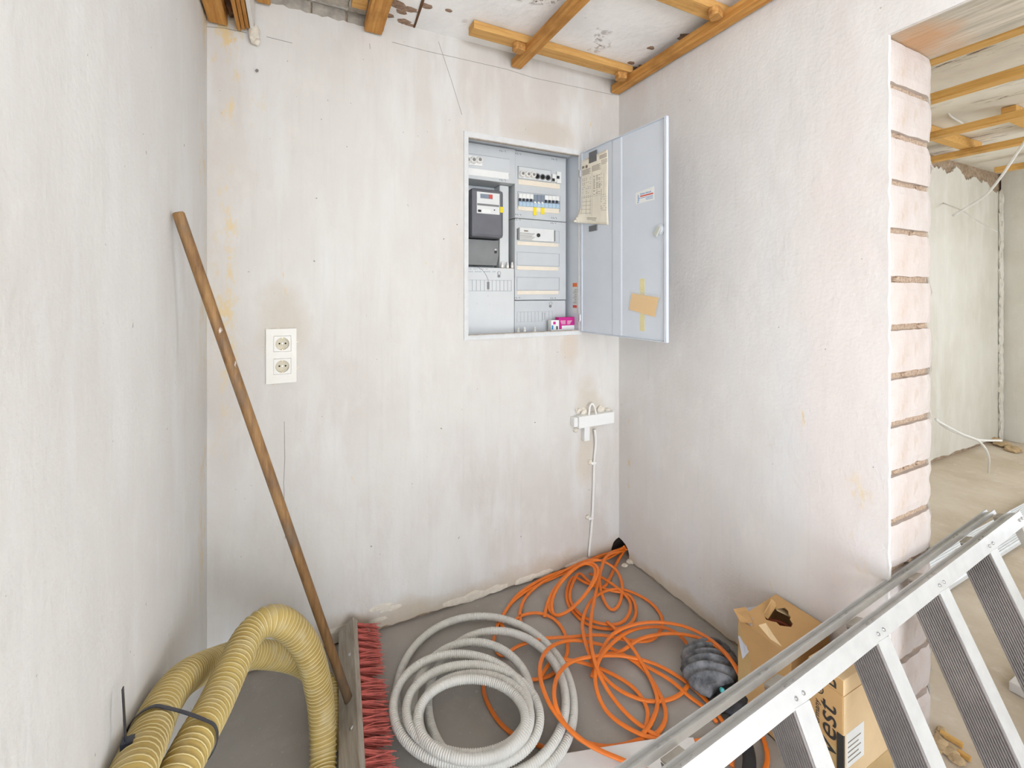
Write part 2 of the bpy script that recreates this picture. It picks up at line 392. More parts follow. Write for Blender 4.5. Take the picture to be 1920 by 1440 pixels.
struct('floor', MB().box((-3.2,.12,-.1),(XR+.004,YB+.3,0)), M['floor'])
struct('floor_hall_bounce', MB().box((-3.2,-3.6,-.1),(XR+.004,.12,-.001)), M['floor_next'])  # unseen hall floor, made pale to bounce light onto the ceiling
struct('floor_next_room', MB().box((XR+.004,-3.6,-.1),(5.9,2.0,-.002)), M['floor_next'])
cl = struct('ceiling', MB().box((-3.2,-3.6,ZC),(XR+.1,YB+.3,ZC+.15)), M['ceiling'])
struct('ceiling_next_room', MB().box((XR+.1,-3.6,ZC),(5.9,2.0,ZC+.15)), M['ceiling_next'])
# bare hollow blocks where the ceiling plaster has come off
for (x0,x1,y0,y1) in [(-.10,.045,1.35,YB-.004),(.05,.165,1.30,YB-.012),(.17,.275,1.25,YB-.006),(-.24,-.105,1.3,YB-.01)]:
    mb = MB(); n = 8; top = []
    pts = [(x0,y0),(x1,y0)]+[(x1-(x1-x0)*i/n, y1+.012*mnoise.noise(V((i*.8,x0*9,1)))-.012) for i in range(n+1)]
    mb.prism([V((a,b,ZC-.012)) for a,b in pts], (0,0,.011)); obj('hollow_block', mb, M['concrete'], cl, origin=(x0,y0,ZC-.012))
M['flake'] = simple('bare_patch', srgb(150,124,104), .95, var=.4, sc=60, bump=.8)
for i, (px, py, r) in enumerate([(745,8,.03),(757,40,.022),(770,18,.022),(800,12,.020),(752,22,.018),(768,48,.018),(748,50,.016),(779,64,.014),(842,20,.012),(730,30,.016),(792,66,.01),(1285,70,.03),(1220,90,.016),(1183,118,.016),(1205,125,.022),(1243,103,.018),(1190,128,.018)]):
    p = on_z(px, py, ZC); obj('bare_patch', chunk(p, r, i+90, (1.2,.8,.05)), M['flake'], cl, origin=p)
obj('crack', MB().prism([on_z(790,0,ZC-.001), on_z(796,0,ZC-.001), on_z(776,58,ZC-.001), on_z(772,60,ZC-.001)], (0,0,-.0012)), M['ply_dark'], cl)

# the room beyond the opening
wn = struct('wall_next_back', slab(jag(1.72,5.75,.03,.03,.06,8.8)+[(5.75,2.42)]+[(5.75-.02*i, 2.26+.09*mnoise.noise(V((i*.11,3,1)))+.03*mnoise.noise(V((i*.6,5,1)))-.10*max(0,1-i/40)) for i in range(1,198)]+[(1.72,2.3)], [], lambda a,b: V((a,1.6,b)), V((0,.015,0))), M['plaster_next'])
obj('masonry', MB().box((1.66,1.6155,0),(5.9,1.95,2.5)), M['core'], wn)
struct('wall_next_far', MB().box((5.6,-2.7,0),(5.85,1.6,2.5)), M['plaster_next'])
struct('wall_next_light_block', MB().box((XR,-1.75,0),(5.85,-1.55,2.5)), M['plaster_next'])  # unseen wall, added to keep the hall lamps out of the next room
tr = MB()
for i in range(26):
    zz = .05+i*.083; tr.add(*(lambda c: (c.v, c.f))(chunk((5.555,1.588,zz), .026, i+7, (1.0,.6,2.6), 2)))
o = obj('trim_1', tr, M['plaster_next']); o['kind'] = 'structure'
M['rubble'] = simple('rubble', srgb(196,170,132), .95, var=.25, sc=40, bump=.8)

# ================================================================== battens
def batten(name, label, a, b, m, group='ceiling battens', bevel=.003, cat='batten'):
    c = ((a[0]+b[0])/2, (a[1]+b[1])/2, a[2]); return tag(obj(name, MB().box(a,b), m, bevel=bevel, origin=c), label, cat, group)
ZX0, ZX1, ZY0 = 2.317, 2.349, 2.283
batten('ceiling_batten', 'brown batten ending on the back wall above the meter cabinet', (.842,-2.3,ZY0),(.890,1.727,ZX0-.001), M['wood_y'])
batten('ceiling_batten', 'brown batten running tight along the top of the wall beside the opening', (1.385,-2.3,ZY0-.006),(1.432,1.725,ZX0-.001), M['wood_y'])
batten('ceiling_batten', 'broad batten with a nail head ending left of the black ceiling crack', (.228,-2.3,ZY0-.004),(.292,1.727,ZX0-.001), M['wood_y'])
batten('ceiling_batten', 'short pale cross batten under the white ceiling in the corner', (.612,1.585,ZX0),(1.40,1.645,ZX1), M['wood_x'])
batten('ceiling_batten', 'pale cross batten meeting the wall batten at the top edge of the picture', (.62,1.10,ZX0),(1.43,1.16,ZX1), M['wood_x'])
batten('ceiling_batten', 'dark stained batten stub in the corner above the broom', (-.258,.9,2.180),(-.205,1.722,2.250), M['wood_y'])
batten('ceiling_batten', 'short batten behind the hanging laminated strips', (-.122,1.0,2.285),(-.080,1.725,2.345), M['wood_y'])
tag(obj('wood_stub', MB().box((.175,1.61,2.315),(.226,1.66,2.347)), M['wood_x'], bevel=.002, origin=(.2,1.635,2.315)), 'small pale wood stub poking out beside the broad nailed batten', 'wood stub')
tag(obj('mineral_wool', chunk((-.190,1.68,2.25), .035, 5, (.7,1.2,1.4), 3), M['ply_dark']), 'dark tuft of old insulation behind the corner batten stub', 'insulation')
hb = thing('laminated_strip_stack', 'stack of three thin wood strips with a white board edge hanging from ceiling', 'wood strips', (-.15,1.4,2.175))
for i in range(3):
    x = -.178+i*.0125; obj('wood_strip', MB().box((x,.8,2.176+.004*i),(x+.0105,1.727-.006*i,2.345)), M['wood_y'], hb, origin=(x,1.4,2.175), bevel=.001)
obj('white_board', MB().box((-.139,.8,2.182),(-.128,1.724,2.345)), M['white_board'], hb, origin=(-.139,1.4,2.2))
p = V((-.126,1.715,2.17)); obj('plaster_lump', chunk(p, .022, 3, (.8,.8,1.5)), M['scab'], hb, origin=p)
def nail(c, parent): obj('nail_head', MB().lathe(c, (0,0,-1), [(0,.0045),(.0012,.004),(.0018,.001)], 8), M['steel'], parent, origin=c)
M['steel'] = simple('steel', (.5,.5,.5), .4, 1, var=.1)
for o_ in [o for o in bpy.data.objects if o.get('category') == 'batten' and 'nail head' in o['label']]: nail(V((.262,1.50,ZY0-.004)), o_)
def wedge(label, c, rz):
    mb = MB(); e1 = V((math.cos(rz),math.sin(rz),0)); e2 = V((-math.sin(rz),math.cos(rz),0))
    pts = [V(c)+e1*a+e2*b for a,b in ((-.022,-.018),(.020,-.022),(.030,.0),(.018,.022),(-.02,.018),(-.028,.002))]
    mb.prism(pts, (0,0,-.030)); tag(obj('wood_chock', mb, M['wood_z'], bevel=.003, origin=c), label, 'chock', 'wood chocks under the cross battens')
wedge('small wood chock beside the middle ceiling batten', (.818,1.61,ZX0-.001), .2)
wedge('small wood chock beside the wall batten in the corner', (1.352,1.615,ZX0-.001), -.2)
wedge('torn wood chock under the cross batten at the top edge', (1.350,1.10,ZX0-.001), .4)
for i, (x, lab) in enumerate([(2.36,'pale batten beyond the opening, closest to the lintel'),(2.85,'second ceiling batten beyond the lintel in the next room'),(3.53,'third ceiling batten beyond the lintel in the next room'),(4.16,'fourth ceiling batten beyond the lintel, beside the red cable'),(4.97,'last short ceiling batten above the far corner of the next room')]):
    y1 = 1.595 if i < 4 else 1.45
    batten('ceiling_batten', lab, (x-.03,-2.3,2.245),(x+.03,y1,2.285), M['wood_next'], 'battens of the next room')
for i, (y, x0, x1, lab) in enumerate([(1.35,2.2,4.3,'cross batten behind the long battens of the next room ceiling'),(1.0,3.6,4.3,'short cross batten stub above the red cable')]):
    batten('cross_batten', lab, (x0,y-.03,2.286),(x1,y+.03,2.347), M['wood_next'], 'cross battens of the next room')

# ================================================================== meter cabinet
M['sheet'] = simple('pale_blue_grey_sheet_steel', srgb(212,217,223), .45, var=.025, sc=8)
M['cover'] = simple('grey_plastic_cover', srgb(198,200,200), .5, var=.03, sc=12)
M['cover_pale'] = simple('pale_grey_cover', srgb(212,213,211), .5, var=.04, sc=6)
M['slot'] = simple('slot_panel', srgb(203,205,205), .5, var=.02, sc=12)
M['line'] = simple('dark_joint', srgb(110,114,118), .8, var=.1)
M['faint'] = simple('faint_line', srgb(160,164,166), .8, var=.1)
M['beige'] = simple('beige_label_strip', srgb(232,220,200), .6, var=.03)
M['dark'] = simple('dark_plastic', srgb(34,36,38), .5, var=.15)
M['black'] = simple('black_hole', srgb(18,16,15), .8, var=.1)
M['meter'] = simple('meter_grey', srgb(104,104,108), .45, var=.08, sc=18)
M['meter_face'] = simple('meter_face_plate', srgb(222,222,218), .5, var=.03)
M['terminal'] = simple('terminal_cover_grey', srgb(128,128,126), .5, var=.10, sc=10)
M['white_pl'] = simple('white_plastic', srgb(234,233,228), .45, var=.02)
M['ceramic'] = simple('porcelain', srgb(236,232,224), .25, var=.03)
M['brass'] = simple('brass', (.55,.45,.28), .4, 1, var=.1)
M['blue_pl'] = simple('pale_blue_plastic', srgb(176,198,214), .5, var=.04)
M['grey_br'] = simple('grey_blue_plastic', srgb(126,136,148), .5, var=.04)
M['yellow'] = simple('yellow_sticker', srgb(238,214,40), .6, var=.05)
M['red'] = simple('red_print', srgb(206,80,66), .6, var=.1)
M['blue_ink'] = simple('blue_print', srgb(30,130,188), .6, var=.05)
M['ink'] = simple('black_print', srgb(52,48,44), .8, var=.1)
M['ink_soft'] = simple('grey_print', srgb(138,126,110), .8, var=.15)
M['rust'] = simple('rusty_rim', srgb(178,168,154), .8, var=.2, sc=60, bump=.5)

YC = 1.828
def cab(zx, zy, Y=YC): return on_y(840+zx*.31954, 200+zy*.31944, Y)
def rect(zx0, zy0, zx1, zy1, Y=YC):              # X and z range of a rectangle read off the cabinet
    a, b = cab(zx0, (zy0+zy1)/2, Y), cab(zx1, (zy0+zy1)/2, Y); c, d = cab((zx0+zx1)/2, zy0, Y), cab((zx0+zx1)/2, zy1, Y)
    return a.x, b.x, d.z, c.z
mc = thing('meter_cabinet', 'pale grey recessed electric meter cabinet with its door standing open', 'cabinet', (.92,YB,1.11))
hs = MB()
hs.box((.6305,YB-.002,1.1045),(.636,1.965,1.9675)); hs.box((1.206,YB-.002,1.1045),(1.2115,1.965,1.9675))
hs.box((.636,YB-.002,1.1045),(1.206,1.965,1.110)); hs.box((.636,YB-.002,1.962),(1.206,1.965,1.9675)); hs.box((.6305,1.965,1.1045),(1.2115,1.970,1.9675))
obj('housing', hs, M['sheet'], mc)
fr = slab([(.626,1.100),(1.216,1.100),(1.216,1.972),(.626,1.972)], [[(.645,1.119),(1.199,1.119),(1.199,1.947),(.645,1.947)]], lambda a,b: V((a,YB-.006,b)), V((0,.006,0)))
fro = obj('frame', fr, simple('smeared_frame', srgb(216,216,214), .7, var=.05, sc=40, bump=.3), mc, bevel=.002)
obj('rim', MB().box((.645,YB-.012,1.119),(1.199,YB+.004,1.1225)), M['rust'], fro); obj('rim', MB().box((.645,YB-.012,1.9435),(1.199,YB+.004,1.947)), M['rust'], fro)
XM = .908
def cover(x0, x1, z0, z1, yf, m='cover', name='cover'):
    return obj(name, MB().box((x0,yf,z0),(x1,1.962,z1)), M[m], mc, bevel=.003, origin=(x0,yf,z0))
c_lt = cover(.637,XM-.003,1.799,1.958,YC-.012)
c_rt = cover(XM+.001,1.190,1.6455,1.958,YC)
c_rm = cover(XM+.001,1.190,1.2635,1.643,YC)
c_rb = cover(XM+.001,1.190,1.1105,1.261,YC+.003)
c_lb = cover(.637,XM-.002,1.1105,1.411,YC,'cover_pale')
obj('mounting_plate', MB().box((.637,1.925,1.412),(.870,1.962,1.797)), M['cover'], mc)
obj('divider', MB().box((.846,1.86,1.412),(.893,1.924,1.797)), M['cover_pale'], mc, bevel=.003)
def panel(parent, z, Y, m, th=.002, name='slot_panel'):
    x0,x1,a,b = rect(*z, Y); return obj(name, MB().box((x0,Y-th,a),(x1,Y+.001,b)), M[m], parent, bevel=.0006, origin=(x0,Y,a))
def outline(parent, z, Y, m='line', w=.0009, cells=None, name='slot_outline'):
    x0,x1,a,b = rect(*z, Y); mb = MB(); y0, y1 = Y-.0012, Y+.0005
    mb.box((x0,y0,a),(x1,y1,a+w)); mb.box((x0,y0,b-w),(x1,y1,b)); mb.box((x0,y0,a),(x0+w,y1,b)); mb.box((x1-w,y0,a),(x1,y1,b))
    for k in range(1, cells or 1):
        x = x0+(x1-x0)*k/cells; mb.box((x-w/2,y0,a),(x+w/2,y1,b))
    return obj(name, mb, M[m], parent)
def screw(parent, zx, zy, Y):
    p = cab(zx, zy, Y); s_ = obj('screw', MB().lathe(p, (0,-1,0), [(-.001,.006),(.0015,.006),(.002,.005)], 12), M['cover_pale'], parent, origin=p, smooth=False)
    obj('slot', MB().bbox(p, V((.8,0,.6)), V((0,1,0)), V((-.6,0,.8)), (-.0055,-.0026,-.0008),(.0055,-.0019,.0008)), M['line'], s_)
    q = p+V((.013,0,0)); mb = MB()
    for k in (-1.9,-1,1): mb.box((p.x+k*.009-.0012,p.y-.0008,p.z-.003),(p.x+k*.009+.0012,p.y+.0004,p.z+.003))
    obj('lock_mark', mb, M['line'], parent)
YLT = YC-.012
panel(c_lt, (80,290,360,380), YLT, 'slot'); outline(c_lt, (80,288,360,382), YLT, 'faint')
panel(c_lt, (80,372,355,412), YLT, 'white_pl', .003, 'label_strip')
screw(c_lt, 325, 262, YLT); screw(c_lt, 325, 432, YLT)
def fuse_cap(parent, zx, zy, Y, r, open_=False):
    p = cab(zx, zy, Y)
    if open_:
        f = obj('fuse_socket', MB().lathe(p, (0,-1,0), [(-.002,r),(.003,r),(.003,r*.82),(-.001,r*.78)], 16), M['terminal'], parent, origin=p)
        obj('socket_bore', MB().cyl(p+V((0,-.0005,0)), p+V((0,-.0015,0)), r*.72, 14), M['black'], f, origin=p)
    else:
        f = obj('fuse_cap', MB().lathe(p, (0,-1,0), [(-.002,r*1.05),(.006,r),(.014,r*.86),(.016,r*.6),(.013,r*.5)], 16), M['ceramic'], parent, origin=p)
        obj('sight_glass', MB().cyl(p+V((0,-.012,0)), p+V((0,-.015,0)), r*.45, 12), M['terminal'], f, origin=p)
panel(c_lt, (100,290,198,345), YLT, 'white_pl', .006, 'fuse_base')
for zx in (112,147,182): fuse_cap(mc, zx, 315, YLT-.006, .0155)
panel(c_rt, (412,365,600,432), YC, 'cover_pale', .006, 'fuse_base'); outline(c_rt, (408,362,604,436), YC, 'line')
for i, zx in enumerate((433,466,497)): fuse_cap(mc, zx, 396+i*3, YC-.006, .0145)
for i, zx in enumerate((524,555,586)): fuse_cap(mc, zx, 409+i*4, YC-.006, .0145, True)
for zx0, zx1, zy0, zy1 in ((606,630,400,445),(632,657,385,452)):
    b = panel(mc, (zx0,zy0,zx1,zy1), YC, 'white_pl', .012, 'main_switch')
    panel(b, (zx0+6,zy0+22,zx1-5,zy0+38), YC-.012, 'dark', .004, 'toggle')
panel(c_rt, (412,440,655,470), YC, 'beige', .0025, 'label_strip')
outline(c_rt, (408,512,656,604), YC, 'line')
for k in range(11):                                # the row of circuit breakers
    a, b = 412+k*21.6, 412+(k+1)*21.6-1.2; dk = 4 <= k <= 6
    dy = (k-5)*1.4
    o_ = panel(mc, (a,548+dy,b,566+dy), YC, 'grey_br', .010, 'circuit_breaker')
    panel(o_, (a,520+dy,b,548+dy), YC, 'grey_br' if dk else 'white_pl', .009, 'breaker_top')
    panel(o_, (a,566+dy,b,592+dy), YC, 'blue_pl', .009, 'breaker_foot')
    panel(o_, (a+5,545+dy+(14 if dk else 0),b-6,560+dy+(10 if dk else 0)), YC-.010, 'white_pl' if dk else 'dark', .005, 'toggle')
panel(c_rt, (410,588,650,618), YC, 'beige', .0025, 'label_strip')
panel(c_rt, (500,589,520,638), YC-.0025, 'yellow', .0012, 'yellow_tag'); panel(c_rt, (544,592,566,632), YC-.0025, 'yellow', .0012, 'yellow_tag')
for zx, zy in ((416,278),(628,310),(416,634),(626,654)): screw(c_rt, zx, zy, YC)
for zx, zy in ((412,664),(622,684),(410,1122),(620,1124)): screw(c_rm, zx, zy, YC)
sw = panel(mc, (412,718,612,790), YC, 'meter_face', .016, 'time_switch')
panel(sw, (404,716,416,782), YC, 'terminal', .013, 'end_clip'); panel(sw, (610,728,622,792), YC, 'terminal', .013, 'end_clip')
p = cab(530,755,YC-.016); obj('dial', MB().lathe(p, (0,-1,0), [(-.001,.0095),(.004,.009),(.005,.006)], 16), M['dark'], sw, origin=p)
tx = MB()
for i in range(6):
    x0,x1,a,b = rect(422, 742+i*7, 510-8*(i%3), 744.5+i*7, YC-.0165); tx.box((x0,YC-.0168,a),(x1,YC-.0155,b))
x0,x1,a,b = rect(447,725,470,733,YC-.0165); tx.box((x0,YC-.0169,a),(x1,YC-.0155,b)); obj('print', tx, M['ink_soft'], sw)
for zy in (800,942,1084): panel(c_rm, (404,zy-4,646,zy+18), YC, 'beige', .0025, 'label_strip')
outline(c_rm, (620,730,652,800), YC, 'faint')
outline(c_rm, (404,858,652,934), YC, 'line', .0007); outline(c_rm, (404,1002,652,1078), YC, 'line', .0007)
outline(c_rb, (404,1202,612,1262), YC+.003, 'faint', .0006, 10, 'knockouts')
outline(c_rb, (553,1210,566,1250), YC+.003, 'line', .0007, None, 'knockouts')
outline(c_lb, (118,1018,372,1082), YC, 'line', .0007, 11, 'knockouts')
def turnlock(parent, zx, zy, Y):
    p = cab(zx, zy, Y); f = obj('turn_lock', MB().lathe(p, (0,-1,0), [(-.001,.0065),(.003,.0065),(.0035,.004)], 12), M['terminal'], parent, origin=p)
    obj('seal_wire', MB().tube(spline([p+V((-.001,-.003,.002)), p+V((-.008,-.004,.014)), p+V((0,-.005,.022)), p+V((.009,-.004,.014)), p+V((.001,-.003,.002))], .002), .0006, 6), M['line'], f)
turnlock(c_lb, 298, 995, YC); turnlock(c_rb, 600, 1172, YC+.003)
panel(c_lb, (229,1028,242,1072), YC, 'terminal', .003, 'open_knockout')
w = [cab(175,944,YC-.003), cab(200,958,YC-.005), cab(222,985,YC-.004), cab(238,1022,YC-.003)]
obj('seal_wire', MB().tube(spline(w,.004), .0006, 6), M['line'], c_lb)
tx = MB()
for zx0, zx1, zy in ((118,235,953),(118,282,969)):
    n = 16
    for k in range(n):
        if k % 5 == 3: continue
        a_ = zx0+(zx1-zx0)*k/n; x0,x1,a,b = rect(a_, zy-3, a_+(zx1-zx0)/n*.6, zy+2, YC); tx.box((x0,YC-.0006,a),(x1,YC+.0005,b))
obj('print', tx, M['faint'], c_lb)
for zx, zy in ((173,1155),(247,1158),(237,1110)):
    p = cab(zx, zy, YC); obj('moulded_dot', MB().lathe(p, (0,-1,0), [(-.001,.004),(.0012,.0035)], 12), M['cover_pale'], c_lb, origin=p)
# side label on the cabinet wall
mb = MB().box((1.2047,1.755,1.20),(1.2062,1.792,1.345)); sl = obj('warning_label', mb, M['meter_face'], mc)
obj('orange_band', MB().box((1.2042,1.755,1.326),(1.2048,1.792,1.345)), simple('orange_print', srgb(232,120,60), .6), sl)
obj('red_band', MB().box((1.2042,1.757,1.225),(1.2048,1.790,1.238)), M['red'], sl)
tx = MB()
for i in range(9): tx.box((1.2043,1.758,1.248+i*.008),(1.2048,1.789-.006*(i%3),1.2505+i*.008))
obj('print', tx, M['ink_soft'], sl)
# the meter
em = thing('electricity_meter', 'dark grey electricity meter with white face plate inside the cabinet', 'meter', (.77,1.85,1.545))
YM = 1.815
obj('case', MB().box((.690,YM,1.545),(.8475,1.925,1.762)), M['meter'], em, bevel=.014)
x0,x1,a,b = rect(168,505,302,633,YM)
fp = obj('face_plate', MB().box((x0,YM-.003,a+.002),(x1,YM+.002,b)), M['meter_face'], em, bevel=.001)
panel(fp, (190,514,262,540), YM-.003, 'grey_br', .001, 'counter'); panel(fp, (240,516,261,540), YM-.004, 'red', .0008, 'counter_decimal')
panel(fp, (172,572,300,584), YM-.003, 'terminal', .001, 'disc_window'); panel(fp, (176,604,195,618), YM-.003, 'ink', .0006, 'print'); panel(fp, (198,602,250,624), YM-.003, 'white_pl', .0008, 'type_plate')
p = cab(272,607,YM-.003); obj('button', MB().cyl(p, p+V((0,-.002,0)), .003, 10), M['dark'], fp)
panel(em, (305,588,324,622), YM-.001, 'yellow', .0015, 'yellow_sticker')
obj('hanger', MB().box((.700,1.90,1.764),(.716,1.925,1.790)), M['steel'], em)
mb = MB().prism([V((.640,1.860,1.4225)),V((.832,1.860,1.4225)),V((.842,1.860,1.47)),V((.842,1.860,1.540)),V((.640,1.860,1.540))], (0,.064,0))
obj('terminal_cover', mb, M['terminal'], em, bevel=.003)
p = V((.826,1.860,1.497)); ss = obj('seal_screw', MB().lathe(p, (0,-1,0), [(-.001,.008),(.004,.007),(.006,.003)], 12), M['steel'], em, origin=p)
obj('seal', MB().cyl(p+V((-.002,-.004,-.012)), p+V((-.002,-.007,-.012)), .006, 10), M['dark'], ss)
# spare screw-in fuses on the ledges
def fuse(label, x, y, z, tilt=0, grp='spare fuses'):
    f = thing('fuse_cartridge', label, 'fuse', (x,y,z), grp)
    ax = V((math.sin(tilt),0,math.cos(tilt)))
    obj('body', MB().lathe((x,y,z), ax, [(0,.0070),(.004,.0072),(.012,.0068),(.018,.0056)], 14), M['ceramic'], f, smooth=True)
    obj('foot_contact', MB().lathe(V((x,y,z)), ax, [(.0178,.0052),(.024,.0042),(.029,.0030),(.030,.001)], 12), M['ceramic'], f, smooth=True)
    obj('cap', MB().lathe(V((x,y,z)), ax, [(.0,.0074),(.0025,.0074)], 14), M['brass'], f)
for zx, lab in ((318,'white fuse on the meter ledge, first beside the meter'),(350,'white fuse on the meter ledge, middle one of three'),(376,'white fuse on the meter ledge, closest to the grey covers')):
    q = cab(zx, 943, YC+.014); fuse(lab, q.x, YC+.014, 1.4115)
for zx, lab in ((413,'white fuse on the cabinet sill, at the left cover joint'),(450,'white fuse on the cabinet sill, middle one of three'),(510,'white fuse on the cabinet sill, closest to the magenta box')):
    q = cab(zx, 1318, 1.79); fuse(lab, q.x, 1.79, 1.1105)
# magenta carton
M['magenta'] = simple('magenta_card', srgb(196,30,132), .5, var=.04)
mg = thing('fuse_carton', 'small magenta and white carton on the sill of the meter cabinet', 'carton', (1.14,1.775,1.1105))
def mbox(zx0, zx1, zy0, zy1, Y, dep, m, nm):
    x0,x1,a,b = rect(zx0,zy0,zx1,zy1,Y); return obj(nm, MB().box((x0,Y,1.1108 if nm=='body' else a),(min(x1,1.2035),Y+dep,b)), M[m], mg)
mbox(606,742,1252,1312,1.776,.030,'white_pl','body'); o_ = mbox(650,745,1236,1252,1.776,.030,'magenta','lid')
mbox(652,742,1250,1284,1.7752,.0008,'magenta','print'); mbox(652,668,1284,1306,1.7752,.0008,'magenta','print')
mbox(610,618,1284,1308,1.7752,.0008,'blue_ink','print'); mbox(636,644,1288,1308,1.7752,.0008,'dark','print'); mbox(618,632,1262,1278,1.7752,.0008,'magenta','print')
for i in range(4): mbox(660+i*2,690,1256+i*6,1258+i*6,1.7748,.0004,'white_pl','print'); mbox(700,728-i*4,1256+i*6,1258+i*6,1.7748,.0004,'white_pl','print')
q = cab(672,1306,1.7748); text('print', '471 & 0001'[:3], .009, V((q.x,1.7747,1.1135)), V((1,0,0)), V((0,0,1)), M['ink'], mg)
# ------------------------------------------------------------ the door
H0 = V((1.2035,YB-.013,0)); F0 = V((1.236,1.210,0)); DE = (F0-H0); DWID = DE.length; DE.normalize(); DN = V((0,0,1)).cross(DE)
if DN.x > 0: DN = -DN
def dpt(s, z, off=0): return H0+DE*s+V((0,0,z))+DN*off
def dz(zx, zy, off=0):                           # a point of the door read off the crop -> (s, z)
    r = ray(840+zx*.31954, 200+zy*.31944); o = H0+DN*off; t = (o-V((0,0,0))).dot(DN)/r.dot(DN); p = CAM+r*t; return (p-H0).dot(DE), p.z
ZD0, ZD1 = 1.113, 1.953
EZ = V((0,0,1))
dr = obj('door', MB().bbox(H0, DE, DN, EZ, (.004,-.002,ZD0),(DWID,0,ZD1)), M['sheet'], mc, origin=dpt(0,ZD0))
fl = MB()
fl.bbox(H0, DE, DN, EZ, (.004,0,ZD0),(.016,.004,ZD1)); fl.bbox(H0, DE, DN, EZ, (DWID-.012,0,ZD0),(DWID,.010,ZD1))
fl.bbox(H0, DE, DN, EZ, (.016,0,ZD0),(DWID-.012,.010,ZD0+.003)); fl.bbox(H0, DE, DN, EZ, (.016,0,ZD1-.003),(DWID-.012,.010,ZD1))
obj('folded_edge', fl, M['sheet'], dr, bevel=.001)
s0, _ = dz(962,700); s1, _ = dz(1024,700)
obj('stiffener', MB().prism([dpt(s0,ZD0+.004),dpt(s0+.008,ZD0+.004,.0028),dpt(s1-.008,ZD0+.004,.0028),dpt(s1,ZD0+.004)], (0,0,ZD1-ZD0-.008)), M['sheet'], dr)
for z in (1.86,1.18):
    obj('hinge', MB().cyl((1.201,YB-.012,z-.016),(1.201,YB-.012,z+.016), .005, 10), M['steel'], dr)
s_, z_ = dz(1248,722); kb = obj('lock_boss', MB().lathe(dpt(s_,z_), DN, [(0,.021),(.004,.021),(.006,.016),(.010,.013)], 20), M['sheet'], dr, smooth=False)
obj('latch', MB().bbox(dpt(s_,z_), (DE*.5+EZ*.86).normalized(), (DE*.86-EZ*.5).normalized(), DN, (-.026,-.008,.010),(.012,.008,.018)), simple('zinc', srgb(206,208,196), .4, .3), kb, bevel=.002)
# taped circuit plan
M['paper'] = simple('yellowed_paper', srgb(240,231,212), .85, var=.06, sc=14)
M['tape'] = simple('grey_cloth_tape', srgb(108,108,108), .7, var=.06)
M['masking'] = simple('yellowed_clear_tape', srgb(224,212,158), .5, var=.05)
TL, TR, BR, BL = dz(778,322), dz(940,250), dz(944,694), dz(772,684)
def pap(a, b, off=0):                            # a across 0..1, b down 0..1
    s = (TL[0]*(1-a)+TR[0]*a)*(1-b)+(BL[0]*(1-a)+BR[0]*a)*b; z = (TL[1]*(1-a)+TR[1]*a)*(1-b)+(BL[1]*(1-a)+BR[1]*a)*b
    curl = max(0, b-.72)/.28*max(0, .45-a)/.45
    wave = .002+.0016*math.sin(b*7+a*3)*a
    return dpt(s-curl*curl*.012, z+curl*curl*.004, .0005+wave+.030*curl*curl+off)
def sheet(f, n, m, a0=0, a1=1, b0=0, b1=1, th=.0005, off=0):
    mb = MB(); top = [f(a0+(a1-a0)*i/n, b0+(b1-b0)*j/m, off+th) for i in range(n+1) for j in range(m+1)]; bot = [f(a0+(a1-a0)*i/n, b0+(b1-b0)*j/m, off) for i in range(n+1) for j in range(m+1)]
    k = len(top); q = lambda i,j: i*(m+1)+j
    fs = [(q(i,j),q(i+1,j),q(i+1,j+1),q(i,j+1)) for i in range(n) for j in range(m)]; fs += [tuple(k+x for x in reversed(t)) for t in fs[:]]
    per = [q(i,0) for i in range(n+1)]+[q(n,j) for j in range(1,m+1)]+[q(i,m) for i in range(n-1,-1,-1)]+[q(0,j) for j in range(m-1,0,-1)]
    fs += [(per[i],k+per[i],k+per[(i+1)%len(per)],per[(i+1)%len(per)]) for i in range(len(per))]
    return mb.add(top+bot, fs)
cp = thing('circuit_plan', 'yellowed printed circuit plan taped to the cabinet door', 'paper', dpt((TL[0]+TR[0])/2, BL[1]))
obj('paper_sheet', sheet(pap, 14, 20), M['paper'], cp, smooth=True)
pr = MB(); R_ = random.Random(4)
def ln(a0, b0, a1, b1): pr.add(*(lambda m: (m.v, m.f))(sheet(pap, 3, 3, a0, a1, b0, b1, .0003, .0006)))
for i in range(7): ln(.06, .165+i*.0125, .40-.05*(i%3==2), .170+i*.0125)
for i in range(7): ln(.46, .150+i*.0125, .76-.04*(i%2), .155+i*.0125)
for i in range(3): ln(.72, .045+i*.018, .97, .054+i*.018)
for i in range(5): ln(.78, .115+i*.014, .98-.05*(i==4), .119+i*.014)
ln(.08,.10,.17,.135)
for r in range(5):
    for c in range(5):
        if R_.random() < .85: ln(.10+c*.07, .30+r*.068, .135+c*.07, .306+r*.068)
        if R_.random() < .8: ln(.10+c*.07, .325+r*.068, .13+c*.07, .333+r*.068)
for c, x in enumerate((.50,.60,.68)):
    for r in range(20):
        if R_.random() < .75: ln(x, .30+r*.014, x+.05+.02*R_.random(), .306+r*.014)
for r in range(34):
    if R_.random() < .8: ln(.76, .29+r*.015, .77+.04*R_.random(), .294+r*.015)
for x in (.10,.25,.40): ln(x, .62, x+.006, .86)
for y in (.66,.72,.78,.84): ln(.08, y, .42, y+.0035)
for r in range(7):
    for c in range(3):
        if R_.random() < .7: ln(.80+c*.06, .62+r*.03, .83+c*.06, .626+r*.03)
ln(.46,.15,.463,.88); ln(.86,.30,.863,.62); ln(.06,.59,.95,.592); ln(.3,.91,.62,.918); ln(.3,.93,.6,.936); ln(.46,.95,.6,.955)
obj('print', pr, M['ink_soft'], cp)
obj('stamp', MB().lathe(pap(.26,.125,.0012), DN, [(0,.008),(.0003,.008)], 16), M['ink_soft'], cp)
